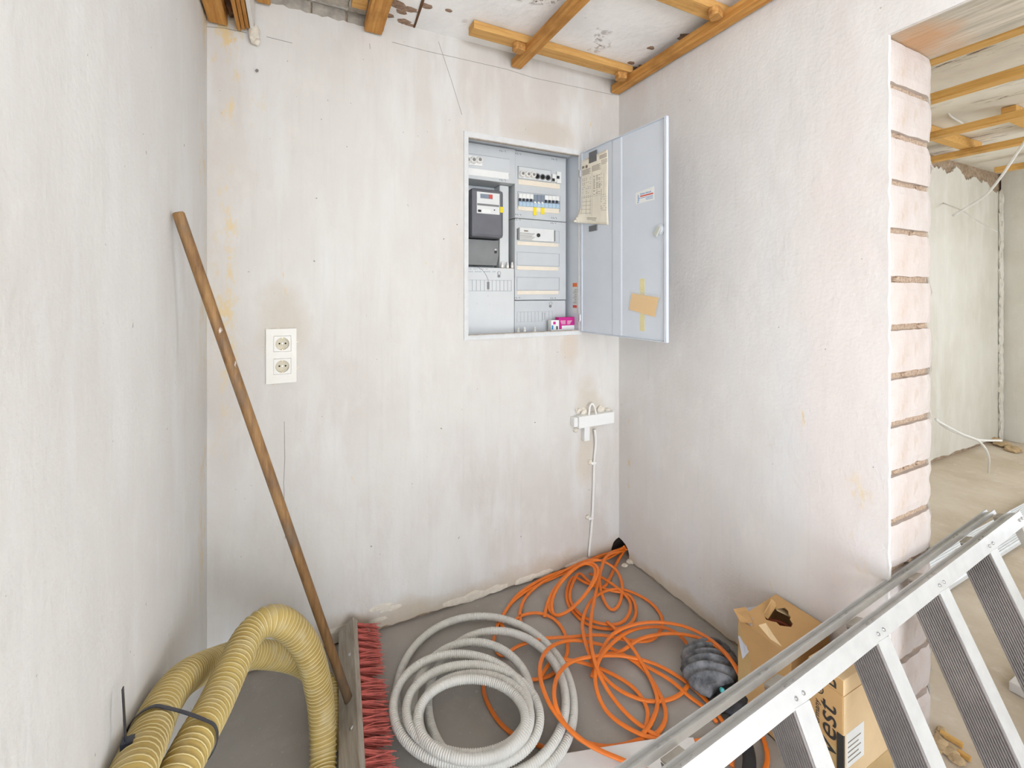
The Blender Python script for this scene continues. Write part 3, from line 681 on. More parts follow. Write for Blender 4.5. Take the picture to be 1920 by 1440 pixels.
def tape(zx0, zy0, zx1, zy1, m, nm, par, off=.006):
    a = dz(zx0,zy0); b = dz(zx1,zy1); return obj(nm, MB().bbox(H0, DE, DN, EZ, (a[0],0.0004,b[1]),(b[0],off,a[1])), M[m], par, bevel=.0005)
tape(832,272,876,318,'tape','tape',cp); tape(832,702,876,726,'tape','tape',cp)
# maker's sticker
st = thing('sticker', 'small white printed sticker in the middle of the cabinet door', 'sticker', dpt(*dz(1155,540)))
a, b, c, d = dz(1102,508), dz(1211,466), dz(1212,546), dz(1102,574)
obj('label_sheet', MB().prism([dpt(*p, .0004) for p in (a,b,c,d)], DN*.0006), M['white_pl'], st)
w_ = b[0]-a[0]; h_ = a[1]-d[1]
text('maker_name', 'hager', h_*.34, dpt(a[0]+w_*.19, d[1]+h_*.06, .0012), EZ, -DE, M['blue_ink'], st, .0002)
text('print', 'System-Schrank', h_*.21, dpt(a[0]+w_*.25, d[1]+h_*.74, .0012), DE, EZ, M['blue_ink'], st, .0002, squash=.95)
obj('print', MB().bbox(H0, DE, DN, EZ, (a[0]+w_*.26,.0011,d[1]+h_*.55),(a[0]+w_*.95,.0014,d[1]+h_*.66)), M['red'], st)
tx = MB()
for i in range(3): tx.bbox(H0, DE, DN, EZ, (a[0]+w_*(.26+.3*(i>0)),.0011,d[1]+h_*(.42-.11*i)), (a[0]+w_*.93,.0014,d[1]+h_*(.455-.11*i)))
obj('print', tx, M['blue_ink'], st)
# yellow card in a clear sleeve
M['card'] = simple('orange_yellow_card', srgb(240,194,112), .6, var=.05)
t = NT('clear_sleeve'); t.b.inputs['Alpha'].default_value = .12; M['sleeve'] = t.done((.9,.9,.88), .15)
nt = thing('note_card', 'orange yellow card in a clear sleeve taped low on the cabinet door', 'card', dpt(*dz(1150,1220)))
a, b, c, d = [dz(x,y) for x,y in ((1083,1096),(1240,1120),(1217,1234),(1068,1190))]
obj('card', MB().prism([dpt(*p, .004) for p in (a,b,c,d)], DN*.0012), M['card'], nt)
a, b, c, d = [dz(x,y) for x,y in ((1078,1074),(1248,1106),(1224,1236),(1062,1196))]
obj('sleeve', MB().prism([dpt(*p, .0056) for p in (a,b,c,d)], DN*.0004), M['sleeve'], nt)
a = dz(1128,1010); b = dz(1154,1318)
obj('tape_strip', MB().bbox(H0, DE, DN, EZ, (a[0],.0004,b[1]),(b[0],.0012,a[1])), M['masking'], nt)

# ================================================================== double socket
M['cream_pl'] = simple('cream_plastic', srgb(232,228,218), .4, var=.02)
M['cream_dk'] = simple('worn_cream_plastic', srgb(208,198,174), .5, var=.10, sc=40)
a = on_y(499,617,YB); b = on_y(556,715,YB); sx0, sx1, sz0, sz1 = a.x, b.x, b.z, a.z
so = thing('double_socket', 'cream double wall socket between the broom handle and the cabinet', 'socket', ((sx0+sx1)/2,YB,sz0))
cxs = (sx0+sx1)/2+.003; cz = [sz1-.052, sz0+.058]; hs_ = .0265; rr = .0215
sq = lambda h: [(cxs-h,-h),(cxs+h,-h),(cxs+h,h),(cxs-h,h)]
fr = slab([(sx0,sz0),(sx1,sz0),(sx1,sz1),(sx0,sz1)], [[(x,y+c) for x,y in sq(hs_+.0008)] for c in cz], lambda p,q: V((p,YB-.011,q)), V((0,.012,0)))
obj('frame', fr, M['cream_pl'], so, bevel=.002)
for c in cz:
    circ = [(cxs+rr*math.cos(2*math.pi*k/28), c+rr*math.sin(2*math.pi*k/28)) for k in range(28)]
    ins = obj('insert', slab([(x,y+c) for x,y in sq(hs_)], [circ], lambda p,q: V((p,YB-.0125,q)), V((0,.0125,0))), M['cream_pl'], so, bevel=.0006)
    obj('cup', MB().cyl((cxs,YB-.0015,c),(cxs,YB+.012,c), rr, 28), M['cream_dk'], ins)
    for dx in (-.0095,.0095): obj('pin_hole', MB().cyl((cxs+dx,YB-.0016,c),(cxs+dx,YB-.003,c), .0029, 12), M['black'], ins)
    obj('centre_screw', MB().cyl((cxs,YB-.0016,c),(cxs,YB-.0035,c), .0026, 10), M['steel'], ins)
    for sg in (-1,1): obj('earth_clip', MB().box((cxs-.002,YB-.010,c+sg*(rr-.001)-.003),(cxs+.002,YB-.0016,c+sg*(rr-.001)+.003)), M['brass'], ins)
for i,(px,py) in enumerate(((501,617),(520,616),(500,660),(557,690),(556,640))):
    p = on_y(px,py,YB); obj('plaster_crust', chunk(p, .006, i+300, (1.6,.4,.8)), M['scab'], so, origin=p)

# ================================================================== trunking stub and flex
M['white_cable'] = simple('white_cable', srgb(236,234,228), .5, var=.03)
tk = thing('cable_trunking_stub', 'short white plastic trunking stub with crumbled plaster on the back wall', 'trunking', (1.29,YB,.66))
p0 = on_y(1086,782,YB-.042); p1 = on_y(1152,777,YB-.042); q0 = on_y(1086,804,YB-.042)
mb = MB().box((p0.x,YB-.042,q0.z),(p1.x,YB-.001,p0.z)); obj('duct', mb, M['white_pl'], tk, bevel=.002)
p = on_y(1080,792,YB-.02); obj('duct_end', MB().box((p0.x-.022,YB-.034,q0.z+.006),(p0.x-.001,YB-.001,p0.z-.004)), M['white_pl'], tk, bevel=.003)
r0 = on_y(1096,804,YB-.03); r1 = on_y(1106,826,YB-.03)
obj('duct_branch', MB().box((r0.x,YB-.030,r1.z),(r1.x,YB-.001,q0.z-.0005)), M['white_pl'], tk, bevel=.0015)
for i,(px,py,r) in enumerate(((1096,772,.020),(1126,768,.022),(1138,770,.018),(1084,770,.014),(1080,806,.014),(1146,774,.013))):
    p = on_y(px,py,YB-.006); obj('plaster_lump', chunk(p, r, i+60, (1,.55,.9)), M['scab'], tk, origin=p)
lp = [on_y(1104,780,YB-.03), on_y(1106,763,YB-.026), on_y(1110,757,YB-.03), on_y(1115,763,YB-.034), on_y(1118,780,YB-.03)]
obj('cable_loop', MB().tube(spline(lp,.004), .0048, 10), M['white_cable'], tk, smooth=True)
fx = thing('wall_cable', 'white cable clipped down the back wall to the orange cables', 'cable', (1.27,YB,.02))
cp_ = [on_y(x,y,YB-.008) for x,y in ((1112,804),(1116,830),(1114,866),(1113,910),(1111,960),(1108,1000),(1105,1030),(1104,1046))]
cp_[0].y = YB-.02; cp_[1].y = YB-.012
obj('flex', MB().tube(spline(cp_,.012), .0062, 10), M['white_cable'], fx, smooth=True)
for px, py in ((1112,868),(1107,971)):
    p = on_y(px,py,YB-.008); c_ = obj('cable_clip', MB().box((p.x-.014,YB-.018,p.z-.006),(p.x+.013,YB-.001,p.z+.006)), M['white_pl'], fx, bevel=.0025, origin=p)
    obj('plaster_bit', chunk(p+V((-.014,.002,.006)), .011, int(py), (1,.6,1)), M['scab'], c_)

# ================================================================== broom
M['handle'] = _wood('old_broom_handle', 2, srgb(176,134,82), srgb(128,88,48))
def _paintspot():
    t = NT('handle_wood'); nz = t.noise(9, 6, (7,7,.8), .65)
    c = t.mix(t.ramp(nz, .35, .65), srgb(160,122,76), srgb(112,80,48))
    c = t.mix(t.ramp(t.noise(7, 4, (1,1,1), .6, (2,3,4)), .50, .64, 0, .6), c, srgb(112,98,84))
    c = t.mix(t.ramp(t.noise(26, 4, (1,1,.6)), .685, .71, 0, .8), c, srgb(222,214,204)); return t.done(c, .65)
M['handle'] = _paintspot()
M['block'] = _wood('weathered_block', 1, srgb(176,168,156), srgb(140,128,112))
M['bristle'] = simple('red_bristles', srgb(180,88,78), .6, var=.3, sc=60)
br = thing('push_broom', 'push broom with red bristles and long wooden handle leaning on the left wall', 'broom', (.14,1.4,.0))
hA = V((.1675,1.700,.088)); hB = V((.118,1.08,.088)); hl = (hB-hA); HLEN = hl.length; hl.normalize()
nb = V((-.66,0,.75)); nb = (nb-hl*nb.dot(hl)).normalized(); wb_ = hl.cross(nb); wb_ = wb_ if wb_.z > 0 else -wb_
blk = obj('block', MB().bbox(hA, hl, wb_, nb, (0,-.034,-.011),(HLEN,.034,.011)), M['block'], br, bevel=.003)
for s_ in (.16,.42,.55): obj('bolt', MB().lathe(hA+hl*s_+nb*.011+wb_*.012, nb, [(0,.006),(.003,.005),(.004,.002)], 10), M['steel'], blk)
hb_ = hA+hl*.32+nb*.004
top = at_d(333,398,1.035); top.x = XL+.0135
hd = (top-hb_)
obj('handle', MB().lathe(hb_, hd, [(0,.012),(hd.length*.5,.0128),(hd.length-.004,.0125),(hd.length,.010)], 18), M['handle'], br, smooth=False)
o_ = br.children[-1]
for p_ in o_.data.polygons: p_.use_smooth = len(p_.vertices) == 4
variants = []
for v_ in range(4):
    mb = MB(); R2 = random.Random(v_)
    for k in range(44):
        a0, a1 = R2.uniform(-.0055,.0055), R2.uniform(-.006,.006)
        b = V((a0, a1, 0)); tip = V((a0*1.7+R2.gauss(0,.0035), a1*2.0+R2.gauss(0,.006), -.082-R2.uniform(-.016,.012)))
        mid = b.lerp(tip,.5)+V((R2.gauss(0,.002),R2.gauss(0,.002),0)); r = .0011
        pts = [b,mid,tip]; vs_ = []
        for q in pts: vs_ += [q+V((r,0,0)), q+V((-r*.5,r*.86,0)), q+V((-r*.5,-r*.86,0))]
        mb.add(vs_, [(i*3+j, i*3+(j+1)%3, (i+1)*3+(j+1)%3, (i+1)*3+j) for i in range(2) for j in range(3)])
    me = bpy.data.meshes.new('bristle_tuft'); me.from_pydata([tuple(p) for p in mb.v], [], mb.f); me.materials.append(M['bristle']); variants.append(me)
nt_ = 21
for k in range(nt_):
    for row in (-1,0,1):
        o_ = bpy.data.objects.new('bristle_tuft', variants[(k*3+row)%4]); COL.objects.link(o_); o_.parent = br
        pos = hA+hl*((k+.5)/nt_*HLEN)+wb_*(row*.022)-nb*.010
        zdir = (nb - wb_*(.10+.34*row) + hl*random.uniform(-.22,.22)).normalized()
        if row == -1: zdir = (nb+wb_*.0).normalized()
        tip = pos-zdir*.085
        if tip.z < .004: zdir = (pos-V((tip.x+.02, tip.y, .006))).normalized()
        xd = hl-zdir*hl.dot(zdir); xd.normalize(); yd = zdir.cross(xd)
        rot = Matrix((xd,yd,zdir)).transposed().to_4x4(); o_.matrix_local = Matrix.Translation(pos-org(br)) @ rot

# ================================================================== yellow suction hose
def _hose():
    t = NT('ochre_hose'); 
    c = t.mix(t.ramp(t.noise(7, 5), .35, .65), srgb(190,164,94), srgb(160,134,72))
    c = t.mix(t.ramp(t.noise(30, 5), .5, .7, 0, .5), c, srgb(190,176,140))
    t.b.inputs['Subsurface Weight'].default_value = 0
    return t.done(c, .45)
M['hose'] = _hose()
M['hose_rib'] = simple('pale_hose_rib', srgb(206,188,134), .4, var=.08, sc=20)
hz = thing('suction_hose', 'thick yellow ribbed suction hose arching beside the broom', 'hose', (0,1.3,0))
def hosepath(pts): return spline([at_d(*p) for p in pts], .0022)
RH, PIT = .0335, .0118
def hose_r(L): 
    q = (L % PIT)/PIT; return RH*(.93+.07*math.exp(-((q-.5)/.16)**2))
h1 = [at_d(190,1750,.66), at_d(300,1530,.69), at_d(358,1405,.772), at_d(400,1328,.86), at_d(437,1250,.955), at_d(468,1190,1.04), at_d(507,1163,1.09), at_d(548,1180,1.135), at_d(580,1226,1.17), at_d(597,1290,1.20), at_d(604,1350,1.20), at_d(606,1420,1.165), V((.055,1.20,.045)), V((.02,1.06,.038)), V((-.03,.90,.038))]
h2 = [at_d(120,1640,.56), at_d(205,1480,.655), at_d(258,1400,.735), at_d(303,1325,.83), at_d(342,1275,.92), at_d(393,1247,1.05), at_d(450,1228,1.17), at_d(510,1228,1.26), at_d(560,1240,1.33), V((.048,1.545,.085)), V((.085,1.50,.05)), V((.098,1.42,.038)), V((.085,1.33,.036))]
for q in h1+h2: q.x = max(q.x, XL+RH+.003)
for q in h1+h2: q.z = max(q.z, RH+.003)
for hp, nm in ((h1,'front_run'),(h2,'rear_run')):
    pts = spline(hp, .0022); a_ = obj(nm, MB().tube(pts, hose_r, 22), M['hose'], hz, smooth=True)
    L = 0; rb = MB()
    mm = len(pts); ringv = []; x = None; rib = []
    for i in range(mm):
        if i: L += (pts[i]-pts[i-1]).length
        t_ = (pts[min(i+1,mm-1)]-pts[max(i-1,0)]).normalized()
        if int((L-PIT*.5)/PIT) != int((L-.0022-PIT*.5)/PIT) and 3 < i < mm-3:
            x = t_.orthogonal().normalized() if x is None else (x-t_*x.dot(t_)).normalized(); y = t_.cross(x)
            n = 22; vs_ = []
            for h_, r_ in ((-.0012,RH*.985),(0,RH*1.022),(.0012,RH*.985)):
                vs_ += [pts[i]+t_*h_+x*(r_*math.cos(2*math.pi*k/n))+y*(r_*math.sin(2*math.pi*k/n)) for k in range(n)]
            rb.add(vs_, [(j*n+k, j*n+(k+1)%n, (j+1)*n+(k+1)%n, (j+1)*n+k) for j in range(2) for k in range(n)])
    obj('spiral_rib', rb, M['hose_rib'], a_, smooth=True)
M['tie'] = simple('black_nylon', srgb(44,46,56), .35, var=.1)
# cable tie round both runs
ca = min(spline(h2,.004), key=lambda q: (q-at_d(288,1364,.77)).length); cb = min(spline(h1,.004), key=lambda q: (q-at_d(364,1394,.78)).length)
ct = thing('cable_tie', 'black cable tie binding the two yellow hose runs', 'cable tie', ca)
tdir = (at_d(342,1275,.92)-at_d(205,1480,.655)).normalized(); ab = cb-ca; ab = (ab-tdir*ab.dot(tdir)); mid = (ca+cb)/2; e1 = ab.normalized(); e2 = tdir.cross(e1); half = ab.length/2
loop = []; rr_ = RH*1.07
for k in range(61):
    th = 2*math.pi*k/60; off = half if math.cos(th) >= 0 else -half
    loop.append(mid+e1*(math.cos(th)*rr_+off*min(1,abs(math.cos(th))*3))+e2*(math.sin(th)*rr_))
mb = MB(); n = len(loop)-1
for k in range(n):
    p_, q_ = loop[k], loop[(k+1)%n]; s_ = tdir*.0042
    no = (p_-mid).normalized()*.0016; no2 = (q_-mid).normalized()*.0016
    mb.add([p_-s_,q_-s_,q_+s_,p_+s_,p_-s_+no,q_-s_+no2,q_+s_+no2,p_+s_+no], [(0,1,2,3),(7,6,5,4),(0,4,5,1),(2,6,7,3)])
obj('strap', mb, M['tie'], ct, smooth=False)
tA, tB = at_d(236,1394,.700), at_d(230,1290,.700)
tA.x = max(tA.x, XL+.012); tB.x = max(tB.x, XL+.010)
obj('tail', MB().tube(spline([tA+V((.012,.0,-.006)),tA,(tA+tB)/2+V((.0,0,0)),tB], .006), 0, prof=None) if False else MB().bbox(tA, (tB-tA).normalized(), V((0,1,0)), V((1,0,0)), (0,-.0035,-.0007),((tB-tA).length,.0035,.0007)), M['tie'], ct)
obj('ratchet', MB().box(tuple(tA+V((-.006,-.007,-.008))), tuple(tA+V((.010,.007,.006)))), M['tie'], ct, bevel=.001)

# ================================================================== grey conduit coil
M['conduit'] = simple('grey_corrugated_conduit', srgb(212,209,201), .5, var=.05, sc=16)
M['orange'] = simple('orange_cable_sheath', srgb(232,122,40), .45, var=.06, sc=30)
Z8 = lambda x, y, z: on_z(720+.38542*x, 1000+.38542*y, z)
loops = [(435,770,385,395,.016),(590,835,372,378,.034),(500,850,352,342,.050),(350,842,308,272,.072),(415,850,310,228,.092),(470,905,300,232,.070),(425,905,262,196,.100)]
pts = []; nn = 24
for li in range(len(loops)*nn):
    f_ = li/nn; i0 = int(f_); i1 = min(i0+1, len(loops)-1); t_ = f_-i0; t_ = t_*t_*(3-2*t_)
    c_ = [a_*(1-t_)+b_*t_ for a_,b_ in zip(loops[i0],loops[i1])]; th = 2*math.pi*(f_)+2.2
    pts.append(Z8(c_[0]+c_[2]*math.cos(th), c_[1]+c_[3]*math.sin(th), c_[4]))
sp = spline(pts, .0018); RC, PC = .0125, .0068
tag(obj('corrugated_conduit', MB().tube(sp, lambda L: RC*(1+.10*math.sin(2*math.pi*L/PC)), 12), M['conduit'], smooth=True), 'grey corrugated conduit coiled on the floor beside the broom', 'conduit')

# ================================================================== orange twin cables
prof = []
for sgn in (1,-1):
    for k in range(6):
        a_ = math.radians(-75*sgn+sgn*150*k/5) if sgn > 0 else math.radians(105+150*k/5)
        prof.append((sgn*.0030+.0036*math.cos(a_), .0036*math.sin(a_)))
HOLE = (1165,78,.030)
cabs = [
 ('orange twin cable skirting the back wall and ringing the middle of the floor', [(1172,62,.045),HOLE,(1050,108,.03),(960,150,.012),(850,205,.010),(740,255,.008),(640,320,.008),(580,395,.008),(548,460,.008),(535,540,.008),(575,595,.008),(660,545,.02),(780,512,.03),(900,505,.03),(1050,495,.024),(1200,522,.018),(1300,518,.012),(1350,460,.010),(1345,395,.010),(1280,325,.010),(1170,275,.012),(1080,280,.02),(1010,325,.03),(970,410,.04),(968,480,.045),(1000,590,.045),(1050,675,.035),(1120,745,.022),(1210,795,.014),(1310,818,.010),(1410,800,.010),(1475,745,.012),(1500,660,.014),(1485,560,.018),(1430,490,.02),(1340,455,.026),(1210,470,.03),(1110,535,.04),(1045,620,.05),(1028,720,.045),(1060,830,.03),(1130,910,.02),(1250,978,.016),(1360,1008,.014),(1480,1015,.012),(1600,1000,.010)]),
 ('orange twin cable standing in a tight upright coil by the wall hole', [(1174,66,.05),(1160,80,.035),(1080,125,.045),(1000,138,.06),(930,172,.06),(860,240,.045),(815,310,.02),(805,370,.012),(850,400,.012),(930,350,.03),(1000,270,.055),(1040,195,.07),(1030,155,.075),(985,142,.07),(915,180,.06),(850,255,.04),(818,330,.02),(830,395,.016),(900,375,.03),(980,295,.05),(1022,220,.066),(1022,165,.07),(970,150,.065),(895,195,.05),(830,270,.03),(795,340,.015),(780,408,.010)]),
 ('orange twin cable lying in flat rings below the wall hole', [(1178,72,.045),(1165,88,.03),(1130,150,.012),(1095,225,.010),(1060,262,.010),(980,240,.012),(920,215,.014),(888,290,.010),(910,370,.008),(1000,448,.008),(1120,465,.008),(1200,440,.008),(1226,370,.008),(1190,300,.010),(1090,275,.016),(1000,235,.018),(950,195,.02),(915,250,.018),(905,320,.014),(950,390,.012),(1040,435,.014),(1140,440,.014),(1190,395,.014),(1195,330,.014),(1140,270,.016),(1060,215,.018),(990,195,.02)]),
 ('orange twin cable with a narrow hanging loop below the wall hole', [(1170,60,.055),(1155,74,.04),(1100,96,.05),(1065,150,.05),(1048,230,.03),(1070,325,.016),(1110,372,.010),(1148,335,.012),(1158,250,.016),(1130,180,.03),(1075,140,.05),(1010,128,.06),(940,150,.05),(860,190,.02),(760,245,.012),(690,310,.010),(662,380,.010),(668,440,.010),(690,485,.010)]),
 ('orange twin cable running straight from the hole towards the ladder', [(1182,78,.05),(1168,84,.035),(1085,110,.06),(1052,190,.05),(1030,290,.04),(1012,380,.045),(1004,470,.055),(1012,570,.06),(1045,680,.05),(1110,795,.03),(1210,905,.018),(1330,985,.012),(1450,1030,.010)]),
 ('orange twin cable in the big open loops in front of the grey coil', [(1330,1175,.02),(1180,1112,.03),(1000,1030,.05),(880,930,.07),(800,820,.085),(760,700,.09),(768,610,.08),(815,550,.06),(900,522,.04),(1000,530,.03),(1110,562,.02),(1250,650,.012),(1335,770,.010),(1370,880,.010),(1335,965,.010),(1250,1002,.010),(1150,1032,.010),(1050,1035,.012),(950,1000,.03),(865,905,.07),(828,800,.09),(842,700,.08),(900,632,.06),(1000,602,.055),(1150,596,.03),(1300,630,.014),(1420,690,.010),(1530,775,.010),(1630,890,.010),(1690,1010,.010),(1692,1140,.010)]),
 ('orange twin cable arching over the dusty ribbed bag towards the boxes', [(1000,620,.010),(1060,590,.016),(1150,575,.02),(1250,512,.03),(1380,488,.04),(1500,500,.06),(1610,545,.085),(1690,620,.10),(1740,700,.09),(1765,790,.05),(1800,900,.02),(1845,1000,.010),(1865,1090,.010),(1850,1160,.010)]),
 ('orange twin cable sweeping high across to the ribbed bag', [(1010,700,.010),(1035,630,.02),(1065,560,.03),(1115,490,.04),(1205,447,.045),(1320,432,.05),(1450,450,.06),(1565,502,.08),(1655,575,.105),(1720,670,.10),(1752,770,.06),(1740,860,.02),(1700,930,.010)]),
 ('orange twin cable curving out from under the grey coil', [(485,720,.006),(490,790,.006),(540,890,.006),(610,965,.006),(700,1010,.006),(800,1050,.010),(880,1080,.012)]),
 ('orange twin cable half ring behind the grey coil', [(620,440,.010),(670,400,.010),(750,388,.010),(830,420,.010),(880,490,.012),(893,570,.014),(865,640,.012),(810,690,.010),(730,712,.008),(640,705,.006)]),
 ('orange twin cable leaving the ring diagonally towards the front', [(1085,430,.022),(1140,480,.03),(1200,545,.03),(1260,640,.02),(1310,740,.014),(1330,830,.012),(1300,920,.014),(1260,975,.016)]),
 ('orange twin cable crossing low from the grey coil to the cardboard boxes', [(760,700,.02),(820,620,.02),(890,615,.024),(1000,640,.02),(1100,680,.014),(1200,740,.012),(1260,810,.010),(1283,880,.010),(1270,960,.010)]),
 ('orange twin cable slipping under the ladder beside the ribbed bag', [(1180,600,.012),(1300,660,.016),(1400,720,.016),(1480,790,.010),(1560,850,.008),(1620,920,.008)]),
 ('orange twin cable pressed against the foot of the back wall', [(1176,70,.035),(1150,86,.022),(1040,118,.018),(950,160,.016),(850,188,.020),(760,226,.016),(660,290,.012),(600,365,.010),(570,430,.010),(590,470,.010)]),
]
for lab, tr_ in cabs:
    pts = [Z8(x,y,max(.0042,z)) for x,y,z in tr_]
    for q in pts: q.x = min(q.x, XR+.05); q.y = min(q.y, YB-.006) if q.x < XR-.04 else min(q.y, YB+.02)
    tag(obj('orange_cable', MB().tube(spline(pts,.008), 0, prof=prof), M['orange'], smooth=True), lab, 'cable', 'orange twin cables on the floor')

# ================================================================== cardboard
M['card_b'] = simple('brown_cardboard', srgb(202,160,106), .85, var=.05, sc=14, bump=.15)
M['card_p'] = simple('pale_cardboard', srgb(222,192,148), .85, var=.05, sc=14)
M['card_g'] = simple('grey_lining', srgb(178,178,184), .8, var=.05)
M['pk_tape'] = simple('packing_tape', srgb(196,164,112), .35, var=.08, sc=10)
bxr = thing('printed_carton', 'brown printed carton behind the ladder treads', 'carton', (1.31,.69,0))
X0, X1, Y0, Y1, ZT = 1.20, 1.43, .612, .690, .312
obj('body', MB().box((X0,Y0,0.0005),(X1,Y1,ZT)), M['card_b'], bxr, bevel=.002)
obj('end_panel', MB().box((X0+.001,Y0-.0012,.001),(X1-.001,Y0-.0002,ZT-.002)), M['card_p'], bxr)
lid = obj('lid', MB().box((X0-.004,Y0-.004,ZT+.004),(X1,Y1,ZT+.042)), M['card_p'], bxr, bevel=.002)
obj('lid_side', MB().box((X0-.0052,Y0-.003,ZT+.005),(X0-.0042,Y1,ZT+.041)), M['card_b'], lid)
text('print', 'B', .060, V((X0-.0056,Y0+.012,ZT+.007)), V((0,0,1)), V((0,1,0)), M['ink'], lid, .0003, squash=.72)
text('print', 'Vest', .066, V((X0-.0006,Y0+.015,.135)), V((0,0,1)), V((0,1,0)), M['ink'], bxr, .0005, shear=.15, squash=1.12)
text('print', 'Germany', .018, V((X0-.0006,Y0+.054,.182)), V((0,0,1)), V((0,1,0)), M['ink'], bxr, .0003, shear=.15, squash=1.1)
text('print', '®', .034, V((X0-.0006,Y0+.044,.276)), V((0,0,1)), V((0,1,0)), M['ink'], bxr, .0003)
obj('tape', MB().box((X0-.0004,Y0-.0015,.10),(X0-.0001,Y1,.172)), M['pk_tape'], bxr)
obj('tape', MB().box((X0,Y0-.002,.030),(X1,Y0-.0013,.09)), M['pk_tape'], bxr)
obj('address_label', MB().box((X0+.012,Y0-.0019,.13),(X0+.09,Y0-.0013,.215)), M['white_pl'], bxr)
obj('black_clip', MB().box((X0-.0025,Y0-.002,.125),(X0+.004,Y0+.012,.215)), M['ink'], bxr)
tx = MB()
for i in range(5): tx.box((X0+.018,Y0-.0022,.19-i*.012),(X0+.075-.01*(i%2),Y0-.0018,.193-i*.012))
obj('print', tx, M['ink_soft'], bxr)
# torn box
tb = thing('torn_carton', 'torn open brown carton with a hole in its top beside the wall', 'carton', (1.34,.85,0))
TX0, TX1, TY0, TY1, TZ = 1.245, 1.432, .765, .930, .278
hole = []
for k in range(18):
    a_ = 2*math.pi*k/18; r_ = 1+.22*math.sin(3*a_+.6)+.10*math.sin(7*a_); hole.append((1.352+.040*r_*math.cos(a_), .868+.034*r_*math.sin(a_)))
obj('top', slab([(TX0,TY0),(TX1,TY0),(TX1,TY1),(TX0,TY1)], [hole], lambda a_,b_: V((a_,b_,TZ+.10*(a_-TX0))), V((0,0,-.003))), M['card_b'], tb)
for nm, a_, b_ in (('side',(TX0,TY0,.0005),(TX0+.003,TY1,TZ-.003)),('side',(TX1-.003,TY0,.0005),(TX1,TY1,TZ+.012)),('side',(TX0+.003,TY0,.0005),(TX1-.003,TY0+.003,TZ-.001)),('side',(TX0+.003,TY1-.003,.0005),(TX1-.003,TY1,TZ-.001)),('bottom',(TX0,TY0,.0005),(TX1,TY1,.004))):
    obj(nm, MB().box(a_, b_), M['card_b'], tb)
def flap(nm, pts, m, th=.003):
    n_ = (V(pts[1])-V(pts[0])).cross(V(pts[2])-V(pts[0])).normalized(); obj(nm, MB().prism(pts, n_*th), M[m], tb)
flap('torn_flap', [at_d(1410,1168,1.345), at_d(1388,1166,1.36), at_d(1375,1142,1.40), at_d(1398,1138,1.42), at_d(1412,1160,1.38)], 'card_b')
flap('lining', [at_d(1412,1162,1.37), at_d(1399,1140,1.42), at_d(1430,1134,1.44), at_d(1432,1152,1.40)], 'card_g')
flap('torn_flap', [at_d(1430,1152,1.39), at_d(1446,1124,1.42), at_d(1456,1136,1.40), at_d(1440,1160,1.36)], 'card_b')
flap('torn_flap', [at_d(1446,1123,1.425), at_d(1462,1136,1.435), at_d(1492,1160,1.39), at_d(1458,1144,1.41)], 'card_p')
flap('torn_flap', [at_d(1422,1172,1.29), at_d(1436,1168,1.285), at_d(1450,1190,1.26), at_d(1466,1212,1.24), at_d(1444,1198,1.26)], 'card_p')
flap('lining', [at_d(1384,1193,1.38), at_d(1406,1186,1.36), at_d(1404,1222,1.35), at_d(1392,1236,1.35)], 'card_g')
flap('lining', [at_d(1402,1168,1.36), at_d(1409,1166,1.35), at_d(1409,1186,1.345), at_d(1406,1184,1.35)], 'card_g')
flap('fold', [V((TX0-.0005,TY1,.01)), V((TX0-.0005,TY1,TZ-.004)), V((TX0-.0005,TY1-.045,.17)), V((TX0-.0005,TY1-.02,.01))], 'pk_tape', .0006)
# a coil of red-brown cable peeping from the hole
cc = [V((1.352+.045*math.cos(t_*.5), .868+.045*math.sin(t_*.5), .235+.0006*t_)) for t_ in range(26)]
tag(obj('boxed_cable', MB().tube(spline(cc,.01), .006, 8), simple('rust_brown_cable', srgb(150,70,36), .5), smooth=True), 'rust brown cable coil inside the hole of the torn carton', 'cable')

# ================================================================== dusty ribbed rubber bag
def _rub():
    t = NT('dusty_rubber'); c = t.mix(t.ramp(t.noise(22, 6, rough=.7), .35, .65), srgb(72,74,78), srgb(140,140,142)); t.bump(t.noise(60,5), .3, .003); return t.done(c, .8)
M['rubber'] = _rub(); M['rubber_dark'] = simple('black_rubber', srgb(36,37,40), .6, var=.3, sc=20)
rc = V((1.255,1.045,0)); e1 = V((.70,.71,0)).normalized(); e2 = V((.71,-.70,0)).normalized(); mb = MB(); n1, n2 = 96, 24; vs_ = []
for i in range(n1+1):
    s_ = -1+2*i/n1; w_ = math.sqrt(max(.02,1-abs(s_)**2.6)); rib = 1+.16*math.sin(s_*24)
    for k in range(n2):
        a_ = 2*math.pi*k/n2; y_ = math.cos(a_); z_ = math.sin(a_)
        wob = 1+.12*mnoise.noise(V((s_*2,y_*1.4,z_)))
        vs_.append(rc+e1*(s_*.105+.02*y_)+e2*(y_*.088*w_*wob*(1+.3*(rib-1)))+V((0,0,max(.003,.034+(.052*w_*rib*wob*z_ if z_ > 0 else .034*w_*z_)))))
mb.add(vs_, [(i*n2+k, i*n2+(k+1)%n2, (i+1)*n2+(k+1)%n2, (i+1)*n2+k) for i in range(n1) for k in range(n2)]+[tuple(range(n2-1,-1,-1)), tuple(range(n1*n2,(n1+1)*n2))])
rg = thing('ribbed_rubber_bag', 'dusty dark grey ribbed rubber bag on the floor beside the torn carton', 'rubber bag', rc)
obj('bellows', mb, M['rubber'], rg, smooth=True)
p = V((1.225,.93,.03)); obj('mouth', chunk(p, .05, 77, (1.2,1.0,.55), 3), M['rubber_dark'], rg, smooth=True)
